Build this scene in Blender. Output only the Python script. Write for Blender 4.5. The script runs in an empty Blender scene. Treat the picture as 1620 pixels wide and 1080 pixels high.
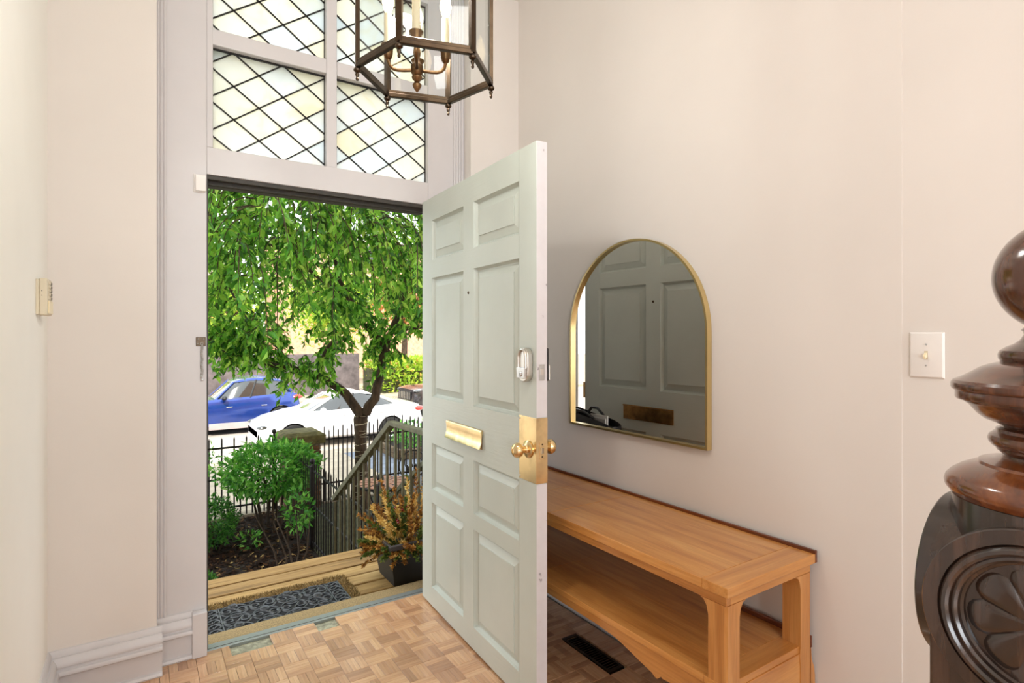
import bpy, bmesh, math, random
import numpy as np
from mathutils import Matrix, Vector

# ------------------------------------------------------------------ camera, sky, sun, exposure
S = bpy.context.scene
C = S.collection
S.view_settings.view_transform = 'Standard'
S.view_settings.look = 'None'
S.view_settings.gamma = 1.0
S.view_settings.use_curve_mapping = False
S.view_settings.exposure = 0.0
S.cycles.use_denoising = True
S.cycles.max_bounces = 10
S.cycles.diffuse_bounces = 5
S.cycles.glossy_bounces = 5
S.cycles.transparent_max_bounces = 16
S.cycles.sample_clamp_indirect = 8.0
S.cycles.caustics_reflective = False
S.cycles.caustics_refractive = False

cam_data = bpy.data.cameras.new('camera')
cam = bpy.data.objects.new('camera', cam_data); C.objects.link(cam)
cam.location = (0, 0, 1.405)
cam.rotation_euler = (math.radians(90), 0, math.radians(-33.5))
cam_data.sensor_width = 36.0
cam_data.lens = 894 / 1620 * 36.0
cam_data.shift_y = -8 / 1620
cam_data.clip_start = 0.02
cam_data.clip_end = 300
S.camera = cam

W = bpy.data.worlds.new('sky'); S.world = W; W.use_nodes = True
wn = W.node_tree
bg = wn.nodes['Background']
bg.inputs['Color'].default_value = (0.93, 0.97, 1.0, 1)
bg.inputs['Strength'].default_value = 3.0

sun_d = bpy.data.lights.new('sun', 'SUN'); sun_d.energy = 6.5; sun_d.angle = 0.009
sun_d.color = (1.0, 0.93, 0.82)
sun = bpy.data.objects.new('sun', sun_d); C.objects.link(sun)
sun.location = (-6, -6, 14)
sun.rotation_euler = Vector((0.30, 0.62, -0.72)).to_track_quat('-Z', 'Y').to_euler()

def area(name, loc, aim, sx, sy, watts, col):
    d = bpy.data.lights.new(name, 'AREA'); d.shape = 'RECTANGLE'; d.size = sx; d.size_y = sy
    d.energy = watts; d.color = col
    o = bpy.data.objects.new(name, d); C.objects.link(o); o.location = loc
    o.rotation_euler = (Vector(aim) - Vector(loc)).to_track_quat('-Z', 'Y').to_euler()
    return o
# fill lights added behind the viewer, at made-up windows and ceiling lamp
area('window_daylight', (0.85, -3.88, 1.75), (0.85, 0, 1.6), 1.2, 2.0, 55, (0.90, 0.95, 1.0))
area('window_daylight', (-1.75, -3.88, 1.75), (-1.3, 0, 1.6), 1.2, 2.0, 88, (0.90, 0.95, 1.0))
area('ceiling_lamp_light', (0.7, -0.9, 3.30), (0.7, -0.9, 0), 0.5, 0.5, 14, (1.0, 0.98, 0.96))

PI = math.pi
R = math.radians
rng = random.Random(7)
nr = np.random.default_rng(11)

# ------------------------------------------------------------------ materials
def lin(c):
    return tuple(((x/255)/12.92 if x/255 <= 0.04045 else ((x/255+0.055)/1.055)**2.4) for x in c) + (1,)

def base_mat(name):
    m = bpy.data.materials.new(name); m.use_nodes = True
    nt = m.node_tree
    return m, nt, nt.nodes['Principled BSDF']

def ramp(nt, fac, stops):
    r = nt.nodes.new('ShaderNodeValToRGB')
    el = r.color_ramp.elements
    while len(el) < len(stops): el.new(0.5)
    for e, (p, c) in zip(el, stops): e.position = p; e.color = lin(c)
    nt.links.new(fac, r.inputs['Fac'])
    return r.outputs['Color']

def noise(nt, scale, stretch=(1, 1, 1), detail=4, coord='Object', rough=0.6, dist=0.0):
    tc = nt.nodes.new('ShaderNodeTexCoord'); mp = nt.nodes.new('ShaderNodeMapping')
    mp.inputs['Scale'].default_value = stretch
    n = nt.nodes.new('ShaderNodeTexNoise'); n.inputs['Scale'].default_value = scale
    n.inputs['Detail'].default_value = detail; n.inputs['Roughness'].default_value = rough
    n.inputs['Distortion'].default_value = dist
    nt.links.new(tc.outputs[coord], mp.inputs['Vector']); nt.links.new(mp.outputs['Vector'], n.inputs['Vector'])
    return n.outputs['Fac']

def bump(nt, b, fac, strength, dist=0.01):
    n = nt.nodes.new('ShaderNodeBump'); n.inputs['Strength'].default_value = strength
    n.inputs['Distance'].default_value = dist
    nt.links.new(fac, n.inputs['Height']); nt.links.new(n.outputs['Normal'], b.inputs['Normal'])

def mul(nt, a, bcol, f=1.0):
    x = nt.nodes.new('ShaderNodeMix'); x.data_type = 'RGBA'; x.blend_type = 'MULTIPLY'
    x.inputs[0].default_value = f
    nt.links.new(a, x.inputs[6]); nt.links.new(bcol, x.inputs[7])
    return x.outputs[2]

def M(name, col, rough=0.5, metal=0.0, vary=0.06, scale=6.0, stretch=(1, 1, 1), bmp=0.0, bscale=None, spec=0.5, coat=0.0):
    m, nt, b = base_mat(name)
    c2 = tuple(min(255, x * (1 + vary)) for x in col); c1 = tuple(x * (1 - vary) for x in col)
    f = noise(nt, scale, stretch)
    nt.links.new(ramp(nt, f, [(0.3, c1), (0.7, c2)]), b.inputs['Base Color'])
    b.inputs['Roughness'].default_value = rough; b.inputs['Metallic'].default_value = metal
    b.inputs['Specular IOR Level'].default_value = spec
    b.inputs['Coat Weight'].default_value = coat; b.inputs['Coat Roughness'].default_value = 0.12
    if bmp:
        g = noise(nt, bscale or scale, stretch, detail=6); bump(nt, b, g, bmp, 0.004)
    return m

def wood(name, dark, mid, light, grain_axis=0, rough=0.35, per=None, scale=5.0, coat=0.0, bmp=0.12, fine=0.35, pv=1.0):
    m, nt, b = base_mat(name)
    st = [9.0, 9.0, 9.0]; st[grain_axis] = 0.7
    f = noise(nt, scale, tuple(st), detail=5, dist=0.6)
    col = ramp(nt, f, [(0.28, dark), (0.5, mid), (0.74, light)])
    st2 = [60.0, 60.0, 60.0]; st2[grain_axis] = 2.0
    g = noise(nt, 3.0, tuple(st2), detail=3)
    col = mul(nt, col, ramp(nt, g, [(0.3, (165, 155, 145)), (0.6, (255, 255, 255))]), fine)
    if per:
        src = nt.nodes.new('ShaderNodeObjectInfo') if per == 'object' else nt.nodes.new('ShaderNodeNewGeometry')
        out = src.outputs['Random'] if per == 'object' else src.outputs['Random Per Island']
        col = mul(nt, col, ramp(nt, out, [(0.0, (182, 160, 150)), (0.4, (225, 212, 205)), (0.75, (250, 245, 240)), (1.0, (255, 255, 255))]), pv)
    nt.links.new(col, b.inputs['Base Color'])
    b.inputs['Roughness'].default_value = rough
    b.inputs['Coat Weight'].default_value = coat; b.inputs['Coat Roughness'].default_value = 0.15
    bump(nt, b, g, bmp, 0.002)
    return m

def leaf_mat(name, stops, trans=0.45, rough=0.45, spec=0.4):
    m, nt, b = base_mat(name)
    g = nt.nodes.new('ShaderNodeNewGeometry')
    col = ramp(nt, g.outputs['Random Per Island'], stops)
    nt.links.new(col, b.inputs['Base Color']); b.inputs['Roughness'].default_value = rough
    b.inputs['Specular IOR Level'].default_value = spec
    t = nt.nodes.new('ShaderNodeBsdfTranslucent')
    hs = nt.nodes.new('ShaderNodeHueSaturation'); hs.inputs['Hue'].default_value = 0.48; hs.inputs['Value'].default_value = 1.5
    nt.links.new(col, hs.inputs['Color']); nt.links.new(hs.outputs['Color'], t.inputs['Color'])
    mx = nt.nodes.new('ShaderNodeMixShader'); mx.inputs['Fac'].default_value = trans
    nt.links.new(b.outputs['BSDF'], mx.inputs[1]); nt.links.new(t.outputs['BSDF'], mx.inputs[2])
    nt.links.new(mx.outputs['Shader'], nt.nodes['Material Output'].inputs['Surface'])
    return m

def clear_glass(name, tint=(250, 252, 252), rough=0.02, refl=1.0):
    m, nt, b = base_mat(name)
    nt.nodes.remove(b)
    t = nt.nodes.new('ShaderNodeBsdfTransparent'); t.inputs['Color'].default_value = lin(tint)
    g = nt.nodes.new('ShaderNodeBsdfGlossy'); g.inputs['Roughness'].default_value = rough
    lw = nt.nodes.new('ShaderNodeLayerWeight'); lw.inputs['Blend'].default_value = 0.5
    pw = nt.nodes.new('ShaderNodeMath'); pw.operation = 'POWER'; pw.inputs[1].default_value = 4.0
    nt.links.new(lw.outputs['Facing'], pw.inputs[0])
    mt = nt.nodes.new('ShaderNodeMath'); mt.operation = 'MULTIPLY_ADD'; mt.inputs[1].default_value = 0.4*refl; mt.inputs[2].default_value = 0.016*refl
    nt.links.new(pw.outputs[0], mt.inputs[0])
    mx = nt.nodes.new('ShaderNodeMixShader')
    nt.links.new(mt.outputs[0], mx.inputs['Fac'])
    nt.links.new(t.outputs['BSDF'], mx.inputs[1]); nt.links.new(g.outputs['BSDF'], mx.inputs[2])
    nt.links.new(mx.outputs['Shader'], nt.nodes['Material Output'].inputs['Surface'])
    return m

def art_glass():
    m, nt, b = base_mat('opalescent_glass')
    oi = nt.nodes.new('ShaderNodeObjectInfo')
    c = ramp(nt, oi.outputs['Random'], [(0.0, (238, 245, 248)), (0.25, (248, 250, 250)), (0.45, (254, 253, 247)), (0.8, (254, 252, 242)), (1.0, (253, 248, 232))])
    f = noise(nt, 5.0, (1, 1, 1), detail=3, coord='Object', dist=1.5)
    c = mul(nt, c, ramp(nt, f, [(0.25, (250, 243, 226)), (0.45, (255, 254, 251)), (0.75, (250, 252, 253))]), 0.8)
    nt.links.new(c, b.inputs['Base Color']); b.inputs['Roughness'].default_value = 0.25
    t = nt.nodes.new('ShaderNodeBsdfTranslucent'); nt.links.new(c, t.inputs['Color'])
    tr = nt.nodes.new('ShaderNodeBsdfTransparent'); nt.links.new(c, tr.inputs['Color'])
    m1 = nt.nodes.new('ShaderNodeMixShader'); m1.inputs['Fac'].default_value = 0.12
    nt.links.new(t.outputs[0], m1.inputs[1]); nt.links.new(tr.outputs[0], m1.inputs[2])
    m2 = nt.nodes.new('ShaderNodeMixShader'); m2.inputs['Fac'].default_value = 0.06
    nt.links.new(m1.outputs[0], m2.inputs[1]); nt.links.new(b.outputs[0], m2.inputs[2])
    nt.links.new(m2.outputs[0], nt.nodes['Material Output'].inputs['Surface'])
    return m

def emit(name, col, s):
    m, nt, b = base_mat(name)
    b.inputs['Base Color'].default_value = lin(col)
    b.inputs['Emission Color'].default_value = lin(col); b.inputs['Emission Strength'].default_value = s
    return m

MT = dict(
    wall_cream=M('cream_wall_paint', (245, 243, 237), 0.75, vary=0.012, scale=1.5, bmp=0.05, bscale=120),  # wall paint lightened to stand in for stronger light on the left wall
    wall=M('wall_paint', (222, 216, 210), 0.75, vary=0.012, scale=1.5, bmp=0.05, bscale=120),
    ceil=M('ceiling_paint', (236, 232, 226), 0.8, vary=0.01),
    trim=M('gloss_trim_paint', (206, 203, 204), 0.38, vary=0.012, scale=4, bmp=0.03, bscale=60),
    door=None,
    brass=M('brass', (226, 200, 152), 0.22, 1.0, vary=0.10, scale=14),
    brass_old=M('tarnished_brass', (150, 112, 66), 0.34, 1.0, vary=0.2, scale=20),
    gold=M('gold_frame', (228, 204, 146), 0.3, 1.0, vary=0.03),
    steel=M('steel', (200, 200, 200), 0.28, 1.0, vary=0.04),
    nickel=M('satin_nickel', (214, 210, 204), 0.33, 1.0, vary=0.03),
    bronze=M('aged_bronze', (104, 80, 54), 0.34, 1.0, vary=0.22, scale=25),
    bronze_dk=M('dark_bronze', (74, 62, 50), 0.3, 1.0, vary=0.15, scale=18),
    black=M('black_plastic', (22, 22, 24), 0.4, vary=0.1),
    leather=M('black_leather', (24, 24, 27), 0.35, vary=0.25, scale=30, bmp=0.2),
    plastic=M('white_plastic', (232, 228, 224), 0.35, vary=0.01),
    cream=M('cream_plastic', (214, 204, 180), 0.45, vary=0.02),
    ivory=M('ivory_plastic', (240, 226, 190), 0.35, vary=0.02),
    paper=M('paper', (232, 228, 222), 0.7, vary=0.02),
    lead=M('lead_came', (38, 36, 34), 0.5, 0.6, vary=0.2, scale=40),
    seal=M('weatherstrip', (58, 54, 48), 0.6, vary=0.15, scale=30),
    alu=M('aluminium', (140, 146, 142), 0.45, 0.6, vary=0.08, scale=30, stretch=(1, 12, 12)),
    sandstone=M('sanded_sill', (140, 120, 82), 0.9, vary=0.22, scale=160, bmp=0.4, bscale=220),
    screed=M('bare_screed', (150, 150, 128), 0.9, vary=0.2, scale=50, bmp=0.3),
    dkgap=M('dark_joint', (52, 36, 28), 0.8, vary=0.1),
    rubber=M('black_rubber', (60, 64, 68), 0.4, vary=0.2, scale=40),
    coir=M('coir_pile', (112, 90, 52), 0.95, vary=0.45, scale=90, bmp=0.6, bscale=150),
    coir_dk=M('coir_dark', (16, 16, 18), 0.9, vary=0.3, scale=90),
    iron=M('black_iron', (30, 29, 30), 0.5, 0.3, vary=0.2, scale=30),
    railwood=M('green_grey_rail_paint', (84, 84, 62), 0.55, vary=0.18, scale=20, stretch=(1, 1, 1)),
    bark=M('bark', (62, 50, 38), 0.95, vary=0.4, scale=18, stretch=(1, 1, 0.35), bmp=0.9, bscale=26),
    stem=M('shrub_stem', (54, 44, 32), 0.9, vary=0.3, scale=20),
    wire=M('pale_wire', (196, 186, 160), 0.6, vary=0.05),
    soil=M('mulch_soil', (33, 25, 20), 1.0, vary=0.35, scale=22, bmp=0.8, bscale=60),
    moss=M('mossy_ground', (58, 60, 38), 1.0, vary=0.35, scale=9, bmp=0.5),
    concrete=M('concrete', (158, 148, 130), 0.9, vary=0.10, scale=3.0, bmp=0.2, bscale=80),
    bluestone=M('bluestone', (110, 119, 132), 0.8, vary=0.12, scale=4, bmp=0.15),
    asphalt=M('asphalt', (164, 156, 146), 0.9, vary=0.08, scale=2.0, bmp=0.3, bscale=120),
    brick=M('old_brick', (92, 66, 46), 0.9, vary=0.35, scale=14, bmp=0.4, bscale=60),
    mortar=M('mortar', (120, 110, 92), 0.95, vary=0.15, scale=30),
    capstone=M('mossy_capstone', (98, 92, 58), 0.95, vary=0.28, scale=14, bmp=0.5, bscale=40),
    greywall=M('grey_stone_wall', (92, 84, 84), 0.9, vary=0.2, scale=3, bmp=0.3),
    mosaic=M('terracotta_stone', (168, 126, 106), 0.75, vary=0.2, scale=14),
    timber=M('weathered_timber', (92, 76, 54), 0.9, vary=0.25, scale=8, stretch=(1, 1, 6), bmp=0.3),
    pot=M('dark_resin_pot', (15, 15, 13), 0.55, vary=0.2, scale=12),
    rim_grey=M('grey_resin', (62, 58, 58), 0.5, vary=0.1),
    berry=M('red_berry', (120, 20, 26), 0.25, vary=0.2, scale=50),
    tire=M('tyre', (24, 24, 25), 0.7, vary=0.1),
    carglass=M('car_glass', (30, 36, 36), 0.04, 0.0, vary=0.1, spec=0.9, coat=1.0),
    car_white=M('white_car_paint', (238, 238, 240), 0.25, vary=0.005, coat=1.0),
    car_blue=M('blue_car_paint', (30, 60, 138), 0.2, 0.4, vary=0.05, coat=1.0),
    car_dark=M('dark_car_paint', (46, 42, 44), 0.25, 0.2, vary=0.05, coat=1.0),
    car_sill=M('grey_sill_trim', (170, 158, 156), 0.5, vary=0.04),
    chrome=M('chrome', (220, 220, 222), 0.12, 1.0, vary=0.02),
    red=M('red_lens', (200, 36, 22), 0.2, vary=0.05, coat=1.0),
    amber_brick=M('red_brick_facade', (206, 160, 134), 0.9, vary=0.14, scale=5),
    pale_render=M('pale_render', (226, 214, 204), 0.9, vary=0.04, scale=3),
    mirror=None,
)
def make_door_mat():
    m, nt, b = base_mat('grey_green_door_paint')
    f = noise(nt, 2.0, (1, 1, 1), detail=4)
    nt.links.new(ramp(nt, f, [(0.3, (186, 193, 185)), (0.7, (196, 203, 195))]), b.inputs['Base Color'])
    b.inputs['Roughness'].default_value = 0.4
    g = noise(nt, 4.0, (22, 22, 1.6), detail=5, dist=0.8)
    bump(nt, b, g, 0.22, 0.003)
    return m
MT['door'] = make_door_mat()
def make_rail_mat():
    m, nt, b = base_mat('grey_green_rail_paint')
    f = noise(nt, 2.0, (1, 1, 1), detail=4)
    nt.links.new(ramp(nt, f, [(0.3, (186, 193, 185)), (0.7, (196, 203, 195))]), b.inputs['Base Color'])
    b.inputs['Roughness'].default_value = 0.4
    g = noise(nt, 4.0, (1.6, 22, 22), detail=5, dist=0.8)
    bump(nt, b, g, 0.28, 0.003)
    return m
MT['door_rail'] = make_rail_mat()
def make_edge_mat():
    m, nt, b = base_mat('chipped_door_edge')
    f = noise(nt, 26.0, (1, 1, 1), detail=3)
    nt.links.new(ramp(nt, f, [(0.0, (118, 116, 118)), (0.29, (150, 146, 148)), (0.33, (206, 202, 204)), (1.0, (214, 211, 213))]), b.inputs['Base Color'])
    b.inputs['Roughness'].default_value = 0.45
    return m
MT['edge'] = make_edge_mat()
def make_mirror():
    m, nt, b = base_mat('mirror_silvering')
    b.inputs['Base Color'].default_value = (0.93, 0.93, 0.91, 1); b.inputs['Metallic'].default_value = 1; b.inputs['Roughness'].default_value = 0.0
    return m
MT['mirror'] = make_mirror()
MT['art'] = art_glass()
MT['glass'] = clear_glass('lantern_glass')
MT['table'] = wood('honey_wood', (172, 108, 48), (204, 142, 74), (222, 166, 98), 1, 0.28, 'object', 2.2, coat=0.35, fine=0.25, pv=0.3)
MT['table_x'] = wood('honey_wood_cross', (180, 116, 54), (202, 140, 72), (216, 158, 92), 0, 0.28, None, 2.2, coat=0.35, fine=0.2)
MT['table_z'] = wood('honey_wood_upright', (172, 110, 52), (196, 134, 70), (212, 154, 90), 2, 0.32, None, 2.2, coat=0.3, fine=0.25)
MT['lip'] = wood('red_brown_lip', (84, 40, 18), (108, 54, 26), (130, 70, 36), 1, 0.35)
MT['newel'] = wood('dark_mahogany', (50, 30, 21), (88, 50, 32), (124, 76, 46), 2, 0.2, None, 3.0, coat=0.7, bmp=0.04)
MT['newel_dk'] = wood('blackened_mahogany', (32, 24, 20), (50, 36, 29), (76, 54, 42), 2, 0.24, None, 4.0, coat=0.6, bmp=0.06)
MT['newel_lt'] = wood('worn_mahogany', (72, 36, 18), (118, 64, 30), (160, 96, 50), 0, 0.2, None, 2.0, coat=0.7, bmp=0.04)
MT['parquet'] = wood('parquet_oak', (196, 146, 104), (220, 176, 134), (234, 198, 160), 0, 0.34, 'object', 4.0, coat=0.9, bmp=0.06, pv=0.75)
MT['parquet_f'] = wood('parquet_oak_field', (196, 146, 104), (220, 176, 134), (234, 198, 160), 0, 0.34, 'island', 4.0, coat=0.9, bmp=0.06, pv=0.75)
MT['deck'] = wood('deck_pine', (126, 98, 52), (170, 138, 82), (194, 164, 106), 0, 0.7, 'object', 3.0, bmp=0.3, fine=0.5, pv=0.35)
MT['leaf'] = leaf_mat('cherry_leaf', [(0.0, (28, 74, 20)), (0.3, (70, 138, 40)), (0.7, (122, 184, 64)), (1.0, (176, 214, 96))], 0.5)
MT['leaf_y'] = leaf_mat('sunlit_leaf', [(0.0, (110, 150, 40)), (0.5, (150, 186, 60)), (0.9, (190, 206, 90)), (1.0, (206, 150, 80))], 0.5)
MT['leaf_o'] = leaf_mat('russet_leaf', [(0.0, (150, 100, 50)), (0.5, (196, 130, 70)), (1.0, (210, 170, 90))], 0.45)
MT['bush'] = leaf_mat('shrub_leaf', [(0.0, (44, 108, 36)), (0.5, (80, 158, 56)), (1.0, (134, 196, 88))], 0.35)
MT['box'] = leaf_mat('box_leaf', [(0.0, (24, 70, 22)), (0.5, (46, 112, 34)), (1.0, (84, 150, 50))], 0.3)
MT['spray'] = leaf_mat('dried_cedar', [(0.0, (92, 58, 20)), (0.5, (146, 100, 38)), (1.0, (196, 156, 76))], 0.25)
MT['spray_y'] = leaf_mat('dried_gold', [(0.0, (168, 132, 54)), (0.5, (204, 172, 88)), (1.0, (234, 214, 140))], 0.25)
MT['spray_g'] = leaf_mat('cedar_green', [(0.0, (40, 62, 22)), (0.5, (72, 92, 34)), (1.0, (110, 124, 50))], 0.3)
MT['chip'] = leaf_mat('mulch_chip', [(0.0, (24, 18, 15)), (0.7, (48, 35, 27)), (0.93, (90, 66, 46)), (1.0, (200, 176, 116))], 0.0, 0.9, 0.1)
MT['bulb'] = emit('lit_bulb', (255, 226, 180), 9.0)

# ------------------------------------------------------------------ mesh helpers
OFF = {}
class MB:
    def __init__(s): s.v = []; s.f = []
    def add(s, vs, fs, X=None):
        k = len(s.v)
        if X is not None: vs = [tuple(X @ Vector(p)) for p in vs]
        s.v += [tuple(p) for p in vs]; s.f += [tuple(i + k for i in f) for f in fs]; return s
    def box(s, x0, y0, z0, x1, y1, z1, X=None):
        x0, x1 = sorted((x0, x1)); y0, y1 = sorted((y0, y1)); z0, z1 = sorted((z0, z1))
        return s.add([(x0,y0,z0),(x1,y0,z0),(x1,y1,z0),(x0,y1,z0),(x0,y0,z1),(x1,y0,z1),(x1,y1,z1),(x0,y1,z1)],
                     [(3,2,1,0),(4,5,6,7),(0,1,5,4),(1,2,6,5),(2,3,7,6),(3,0,4,7)], X)
    def prism(s, poly, h0, h1, X=None):          # polygon in xy (counter-clockwise), extruded along z
        n = len(poly)
        vs = [(x, y, h0) for x, y in poly] + [(x, y, h1) for x, y in poly]
        fs = [tuple(range(n))[::-1], tuple(range(n, 2*n))] + [(i, (i+1) % n, n+(i+1) % n, n+i) for i in range(n)]
        return s.add(vs, fs, X)
    def lathe(s, prof, c=(0, 0, 0), n=24, X=None, closed_ends=True):
        vs = []; fs = []
        for r, z in prof:
            for i in range(n):
                a = 2*PI*i/n; vs.append((c[0]+r*math.cos(a), c[1]+r*math.sin(a), c[2]+z))
        m = len(prof)
        up = prof[-1][1] >= prof[0][1]
        for j in range(m-1):
            for i in range(n):
                q = (j*n+i, j*n+(i+1) % n, (j+1)*n+(i+1) % n, (j+1)*n+i)
                fs.append(q)
        if closed_ends:
            fs.append(tuple(range(n))[::-1]); fs.append(tuple((m-1)*n+i for i in range(n)))
        return s.add(vs, fs, X)
    def ball(s, c, r, n=16, X=None, sz=1.0):
        m = max(4, n//2)
        prof = [(max(1e-5, r*math.sin(PI*k/m)), -sz*r*math.cos(PI*k/m)) for k in range(m+1)]
        return s.lathe(prof, c, n, X)
    def tube(s, pts, r, n=8, X=None, caps=True):
        pts = [Vector(p) for p in pts]; m = len(pts)
        rr = r if isinstance(r, (list, tuple)) else [r]*m
        vs = []; fs = []; up = None
        for k in range(m):
            t = (pts[min(k+1, m-1)] - pts[max(k-1, 0)]); t.normalize()
            if up is None:
                a = Vector((0, 0, 1)) if abs(t.z) < 0.9 else Vector((1, 0, 0))
            else: a = up
            sd = t.cross(a); sd.normalize(); up = sd.cross(t); up.normalize()
            for i in range(n):
                an = 2*PI*i/n
                vs.append(tuple(pts[k] + (sd*math.cos(an) + up*math.sin(an))*rr[k]))
        for k in range(m-1):
            for i in range(n): fs.append((k*n+i, k*n+(i+1) % n, (k+1)*n+(i+1) % n, (k+1)*n+i))
        if caps: fs.append(tuple(range(n))[::-1]); fs.append(tuple((m-1)*n+i for i in range(n)))
        return s.add(vs, fs, X)
    def bar(s, a, b, w, h, upv=(0, 0, 1), X=None):   # rectangular bar from a to b
        a = Vector(a); b = Vector(b); t = (b-a).normalized(); u = Vector(upv)
        sd = t.cross(u).normalized(); u = sd.cross(t).normalized()
        vs = []
        for p in (a, b):
            for i, j in ((-1,-1),(1,-1),(1,1),(-1,1)): vs.append(tuple(p + sd*(i*w/2) + u*(j*h/2)))
        return s.add(vs, [(3,2,1,0),(4,5,6,7),(0,1,5,4),(1,2,6,5),(2,3,7,6),(3,0,4,7)], X)
    def mesh(s, name, mat, bevel=0.0, smooth=True, seg=2, ang=0.6, off=(0, 0, 0)):
        me = bpy.data.meshes.new(name)
        o = off
        me.from_pydata([(x-o[0], y-o[1], z-o[2]) for x, y, z in s.v], [], s.f)
        bm = bmesh.new(); bm.from_mesh(me)
        bmesh.ops.recalc_face_normals(bm, faces=bm.faces)
        if bevel:
            ed = [e for e in bm.edges if len(e.link_faces) == 2 and e.calc_face_angle(0) > 0.5]
            bmesh.ops.bevel(bm, geom=ed, offset=bevel, segments=seg, affect='EDGES', profile=0.5, clamp_overlap=True)
        bm.to_mesh(me); bm.free()
        if bevel and ang == 0.6: ang = 0.3
        if smooth: me.shade_smooth(); me.set_sharp_from_angle(angle=ang)
        if mat: me.materials.append(mat)
        return me
    def build(s, name, mat, parent=None, local=False, **k):
        off = (0, 0, 0)
        if parent is not None and not local: off = OFF[parent]
        if parent is None:
            a = np.array(s.v); off = ((a[:, 0].min()+a[:, 0].max())/2, (a[:, 1].min()+a[:, 1].max())/2, a[:, 2].min())
        me = s.mesh(name, mat, off=off, **k)
        o = bpy.data.objects.new(name, me); C.objects.link(o)
        if parent is not None: o.parent = parent; OFF[o] = off
        else: o.location = off; OFF[o] = off
        return o

def inst(name, me, parent, loc=(0, 0, 0), rot=(0, 0, 0), scale=(1, 1, 1)):
    o = bpy.data.objects.new(name, me); C.objects.link(o)
    o.parent = parent; o.location = loc; o.rotation_euler = rot; o.scale = scale
    return o

def tag(o, label, cat, group=None, kind=None):
    o['label'] = label; o['category'] = cat
    if group: o['group'] = group
    if kind: o['kind'] = kind
    return o

def thing(name, label, cat, loc=(0, 0, 0), rotz=0.0, group=None, kind=None):
    o = bpy.data.objects.new(name, None); C.objects.link(o)
    o.empty_display_size = 0.1
    o.location = loc; o.rotation_euler = (0, 0, rotz); OFF[o] = tuple(loc)
    return tag(o, label, cat, group, kind)

def struct(name, mb, mat, label, cat, **k):
    o = mb.build(name, mat, None, **k)
    return tag(o, label, cat, kind='structure')

def raw_mesh(name, v, f, mat, smooth=False):
    me = bpy.data.meshes.new(name); me.from_pydata(v, [], f)
    if smooth: me.shade_smooth()
    me.materials.append(mat); me.update()
    return me

# ------------------------------------------------------------------ the room shell
WY, CY, RX, LX, H0 = 2.777, 2.855, 1.883, -0.288, 3.39
EY = 3.06                                   # outside face of the front wall
struct('wall_front', MB().box(-3.2, WY, 0, 0.065, EY, H0), MT['wall'], 'pale beige plastered wall left of the open doorway', 'wall')
struct('wall_front_right', MB().box(1.56, WY, 0, 2.1, EY, H0), MT['wall'], 'narrow pale beige wall between door casing and mirror wall', 'wall')
struct('wall_right', MB().box(RX, 0.757, 0, 2.1, WY, H0), MT['wall'], 'long pale beige wall carrying the arched mirror', 'wall')
struct('wall_right_hall', MB().box(RX+0.003, -4.1, 0, 2.1, 0.757, H0), MT['wall'], 'pale wall section carrying the light switch', 'wall')
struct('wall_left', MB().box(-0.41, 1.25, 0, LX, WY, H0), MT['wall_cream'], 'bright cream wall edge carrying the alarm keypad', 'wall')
struct('wall_left_return', MB().box(-3.2, 1.13, 0, -0.288, 1.25, H0), MT['wall'], 'cream return wall behind the viewer on the left', 'wall')
struct('wall_far_left', MB().box(-3.2, -4.1, 0, -3.08, 1.13, H0), MT['wall'], 'cream side wall of the hall behind the viewer', 'wall')
wb = MB()
for x0, x1 in ((-3.08, -2.4), (-1.1, 0.2), (1.5, RX+0.003)): wb.box(x0, -4.1, 0, x1, -3.96, H0)
for x0, x1 in ((-2.4, -1.1), (0.2, 1.5)): wb.box(x0, -4.1, 0, x1, -3.96, 0.7); wb.box(x0, -4.1, 2.8, x1, -3.96, H0)
struct('wall_back', wb, MT['wall'], 'hall wall with two windows behind the viewer', 'wall')
struct('ceiling', MB().box(-3.2, -4.1, H0, 2.1, EY, H0+0.12), MT['ceil'], 'flat white hall ceiling', 'ceiling')

# house front outside (unseen from the hall; shades the porch and garden)
fb = MB()
fb.box(-7, 2.79, -1.3, -3.2, EY, 11.0); fb.box(2.1, 2.79, -1.3, 7.5, EY, 11.0); fb.box(-3.2, 2.79, H0+0.12, 2.1, EY, 11.0)
fb.box(-3.2, 2.95, -1.3, 2.1, EY, -0.13)
struct('wall_facade', fb, MT['amber_brick'], 'house front wall outside around the doorway', 'wall')
struct('roof_slab', MB().box(-7, -4.1, 10.8, 7.5, 2.78, 11.0), MT['ceil'], 'flat roof over the house', 'roof')

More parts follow.
